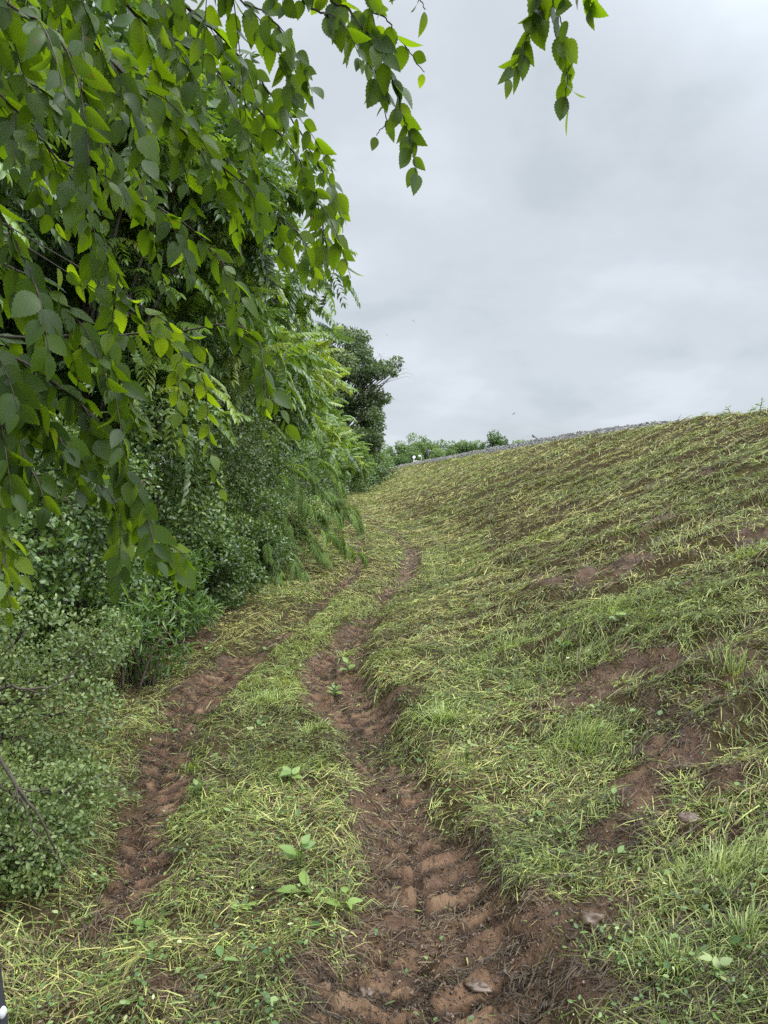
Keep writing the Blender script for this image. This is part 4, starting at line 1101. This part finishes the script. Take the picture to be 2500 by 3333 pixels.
tuft(2420, 3080, 350, .24, .16, 'yellow green grass tuft in the lower right corner area', OLV, (.2, .4))
tuft(2180, 3180, 260, .20, .14, 'loose olive grass tuft by the lower edge right of the mud', OLV, (-.4, .2))
tuft(2000, 2010, 500, .30, .35, 'long bright grass mound across the middle of the bank', BRI, (.6, -.5))
tuft(1660, 2110, 380, .28, .24, 'bright grass tuft left of the long mound', BRI, (.5, -.2))
tuft(1125, 2130, 130, .24, .07, 'thin spiky grass tuft where the right track bends', PALE, (.2, 0))
tuft(1110, 2960, 90, .26, .06, 'few long blades leaning over the left edge of the wet mud', BRI, (.2, -.2))
tuft(880, 2290, 420, .20, .22, 'soft light grass tuft on the strip between the tracks', PALE, (0, 0))
tuft(1010, 2390, 150, .22, .10, 'shaggy grass tuft at the end of the middle strip', PALE, (.3, 0))
tuft(1780, 2840, 240, .20, .15, 'flattened mid green tuft left of the tan mud', BRI, (-.5, .3))
tuft(620, 2500, 120, .20, .08, 'small grass tuft on the right edge of the left track', BRI, (.1, 0))
tuft(2440, 1800, 240, .30, .25, 'grass tuft high on the bank at the right edge', BRI, (0, 0))
tuft(2380, 2210, 260, .26, .2, 'leafy grass tuft beside the upper mud patch at right', BRI, (.3, 0))

def weed(px, py, k, size, label, mat, spread=1.0, h=.06, tint=.6):
    q = ground_pt(px, py)
    az = np.linspace(0, 2 * np.pi, k, endpoint=False) + rng.normal(0, .3, k)
    D = np.stack([np.cos(az) * spread, np.sin(az) * spread, rng.uniform(.1, .8, k)], -1)
    pos = np.stack([.015 * np.cos(az), .015 * np.sin(az), h * rng.uniform(.3, 1.2, k)], -1)
    Nn = np.array([0, -.1, 1.0]) + rng.normal(0, .25, (k, 3))
    R = frames(D, Nn); which = rng.integers(0, 3, k); sc = size * rng.uniform(.6, 1.1, k)
    root = thing('broadleaf_weed', label, 'weed', q, 'broadleaf weeds')
    for i in range(k):
        v, f = ELM[which[i]][0], ELM[which[i]][1]
        V, pl = bake(v * np.array([.9, 1, 1]), f, pos[i:i + 1], R[i:i + 1], sc[i:i + 1])
        link('leaf', mesh_from('leaf', V, pl, mat, {'tint': np.full(len(V), np.clip(rng.normal(tint, .15), 0, 1))}), root)
    st = [tube(np.array([(0, 0, -.03), p * .6, p]), [.0025, .002, .0014], 4) for p in pos]
    V, pl = merge(st); link('stem', mesh_from('stem', V, pl, M_WIL, {'tint': np.full(len(V), .5)}), root)
for a in [(975, 2845, 6, .085, 'broadleaf weed with pale upright leaves on the middle strip', M_WIL, .8, .10, .8), (985, 2925, 4, .09, 'broadleaf weed lying flat with a wide leaf below the upright one', M_WIL, 1.4, .03, .9),
          (1120, 2975, 4, .07, 'broadleaf weed at the left lip of the wet right track', M_WIL, 1.0, .08, 1), (945, 2560, 7, .07, 'bright broadleaf weed beneath the middle strip end', M_WIL, .9, .09, .9),
          (1520, 2490, 6, .06, 'pale sprig weed under the large pale tuft', M_PRIV, .9, .10, 1), (2010, 2075, 4, .09, 'single vivid green weed on the lower edge of the long grass mound', M_WIL, 1.0, .06, .9),
          (1830, 2135, 5, .08, 'dark toothed weed left of the vivid green one', M_WIL, 1.0, .06, .5), (2330, 3220, 6, .05, 'pale grey green weed by the bottom edge at right', M_PRIV, .9, .08, .9),
          (1135, 2190, 5, .10, 'round leaved yellow green weed on the cut bank beside the right track', M_WIL, 1.0, .10, 1), (640, 2620, 6, .06, 'dark leaved weed on the right lip of the left track', M_VINE, .9, .06, .7),
          (470, 3040, 6, .05, 'small weed in the lower left grass', M_WIL, 1, .04, .7), (1090, 2260, 6, .07, 'leafy weed under the round leaved one', M_VINE, 1, .06, .8),
          (790, 2960, 5, .05, 'yellowing flat weed left of the wide leaf', M_WIL, 1.2, .02, 1), (1540, 1990, 6, .08, 'grey green weed clump low on the bank above the bend', M_PRIV, 1, .08, .6)]:
    weed(*a)

M_CLOD = noise_mat('wet_clay', [(.3, (.045, .026, .015)), (.7, (.11, .068, .042))], 22, .42, .45, .5, .006)
M_CLAY = noise_mat('tan_clay', [(.3, (.12, .078, .048)), (.7, (.25, .175, .115))], 22, .5, .4, .5, .006)
def clod(px, py, s, label, mat=M_CLOD):
    q = ground_pt(px, py)
    u, v = np.meshgrid(np.linspace(0, 2 * np.pi, 28, endpoint=False), np.linspace(0, np.pi, 16))
    X, Y, Z = np.cos(u) * np.sin(v), np.sin(u) * np.sin(v), np.cos(v)
    k = rng.random() * 50
    rad = .5 + .9 * fbm(X * 1.9 + k, Y * 1.9 + Z * 1.6 + k, 5, 4) + .3 * (fbm(X * 6 + k, Z * 6 + Y * 4, 9, 2) - .5)
    V = np.stack([X * rad * s[0], Y * rad * s[1], Z * rad * s[2]], -1).reshape(-1, 3)
    i = np.arange(15)[:, None] * 28; j = np.arange(28)[None]; j2 = (j + 1) % 28
    pl = [np.stack([i + j, i + 28 + j, i + 28 + j2, i + j2], -1).reshape(-1, 4)]
    o = link('mud_clod', mesh_from('mud_clod', V, pl, mat)); o.location = q + np.array([0, 0, s[2] * .05]); o.rotation_euler = (rng.normal(0, .2), rng.normal(0, .2), rng.normal(0, .5))
    tag(o, label, 'mud clod', 'clods of mud')
clod(1915, 3040, (.055, .028, .025), 'smooth brown rolled clod lying in grass right of the wet track')
clod(1195, 3195, (.035, .025, .018), 'rounded wet clod at the left side of the wet track near the bottom')
clod(1560, 3190, (.045, .028, .016), 'broad wet clod on the right side of the wet track')
clod(2240, 2690, (.05, .04, .03), 'dark clod torn up in the tyre print on the bank')

# bare fallen branches under the privet, dry stalks
def stick(name, pts, r, label, cat, mat=M_TWIG, side=0):
    pts = [np.asarray(p, float) for p in pts]; b = pts[0].copy()
    c = spline(pts, 16) + rng.normal(0, .004, (16, 3))
    parts = [tube(c, np.linspace(r, r * .35, 16), 6)]
    for i in range(side):
        k = rng.integers(4, 14); e = c[k] + nrm((c[k] - c[k - 2])[None])[0] * .12 + rng.normal(0, .07, 3) + np.array([0, 0, .03])
        parts.append(tube(spline([c[k], (c[k] + e) / 2 + rng.normal(0, .01, 3), e], 6), np.linspace(r * .4, r * .15, 6), 4))
    V, pl = merge(parts)
    o = link(name, mesh_from(name, V - b, pl, mat)); o.location = b
    return tag(o, label, cat)
stick('fallen_branch', [P(-60, 2360, 2.9), P(40, 2530, 2.75), P(130, 2660, 2.7), P(180, 2780, 2.75)], .009, 'long bare brown branch slanting through the lower privet', 'branch', side=5)
stick('fallen_branch', [P(-60, 2520, 2.75), P(60, 2600, 2.75), P(120, 2720, 2.7)], .007, 'shorter bare branch below the long slanting one', 'branch', side=4)
stick('arching_branch', [P(-60, 2260, 3.0), P(40, 2235, 3.0), P(150, 2240, 3.05), P(240, 2190, 3.1)], .008, 'dark arching branch in the privet at the left edge', 'branch', side=5)
def stalk(px, py0, py1, label, lean=.03):
    q = ground_pt(px, py0); d = np.linalg.norm(q - EYE)
    h = (py0 - py1) / F_PX * d
    stick('dry_stalk', [q - np.array([0, 0, .03]), q + np.array([lean * .4, 0, h * .5]), q + np.array([lean, 0, h])], .0025 + .0003 * d, label, 'stalk', side=0)
stalk(2418, 2290, 2140, 'thin dry stalk standing in the upper mud at right'); stalk(2445, 2930, 2800, 'thin dark stalk by the upright tuft at the right edge', .01)
stalk(1000, 2050, 1940, 'lone dry stalk standing on the track bend', .02); stalk(1512, 1900, 1800, 'lone dry stalk on the lower bank', .03)
def tall_weed(px, py, h, label, n=14):
    q = ground_pt(px, py)
    root = thing('tall_weed', label, 'weed', q, 'tall weeds on the crest')
    st = spline([(0, 0, -.05), (rng.normal(0, .03), 0, h * .5), (rng.normal(0, .12), 0, h)], 8)
    V, pl = tube(st, np.linspace(.012, .006, 8), 4); link('stem', mesh_from('stem', V, pl, M_WIL, {'tint': np.full(len(V), .5)}), root)
    k = rng.integers(1, 8, n); D = np.stack([rng.normal(0, 1, n), rng.normal(0, 1, n), rng.uniform(.2, .9, n)], -1)
    V, pl = bake(LANCE, HEXF, st[k], frames(D, np.array([0, 0, 1.0]) + rng.normal(0, .3, (n, 3))), rng.uniform(.08, .16, n))
    link('foliage', mesh_from('foliage', V, pl, M_WIL, {'tint': np.repeat(rng.uniform(.4, 1, n), 6)}), root)
tall_weed(2278, 1388, .30, 'short weed at the end of the gravel on the crest'); tall_weed(2352, 1376, .27, 'leaning weed on the crest left of the bare stalk')
tall_weed(2372, 1374, .34, 'bare thin weed on the crest between two others', 4); tall_weed(2474, 1352, .3, 'tallest weed on the crest near the right edge'); tall_weed(2440, 1360, .2, 'low weed left of the tallest crest weed')

# blurred black bar at the lower left corner
q0 = P(-2, 3420, .55); q1 = P(-42, 3120, .55)
root = thing('metal_bar', 'short black metal bar with a modelled highlight spot poking into the lower left corner', 'bar', q0)
V, pl = tube(spline([q0 - q0, (q1 - q0) * .5, (q1 - q0) * .93, (q1 - q0)], 12), np.array([.0085] * 10 + [.0075, .004]), 14)
link('shaft', mesh_from('shaft', V, pl, M_BLACK), root)
V, pl = lathe([(0, .0022), (.0015, .002), (.0024, .001), (.0026, 0), (.0026, -.003)], 12)  # raised grey spot modelled in place of a highlight on the bar
V = V[:, [0, 2, 1]] * np.array([1, -1, 1.6]) + (P(6, 3300, .541) - q0)
link('highlight', mesh_from('highlight', V, pl, M_GREYM), root)
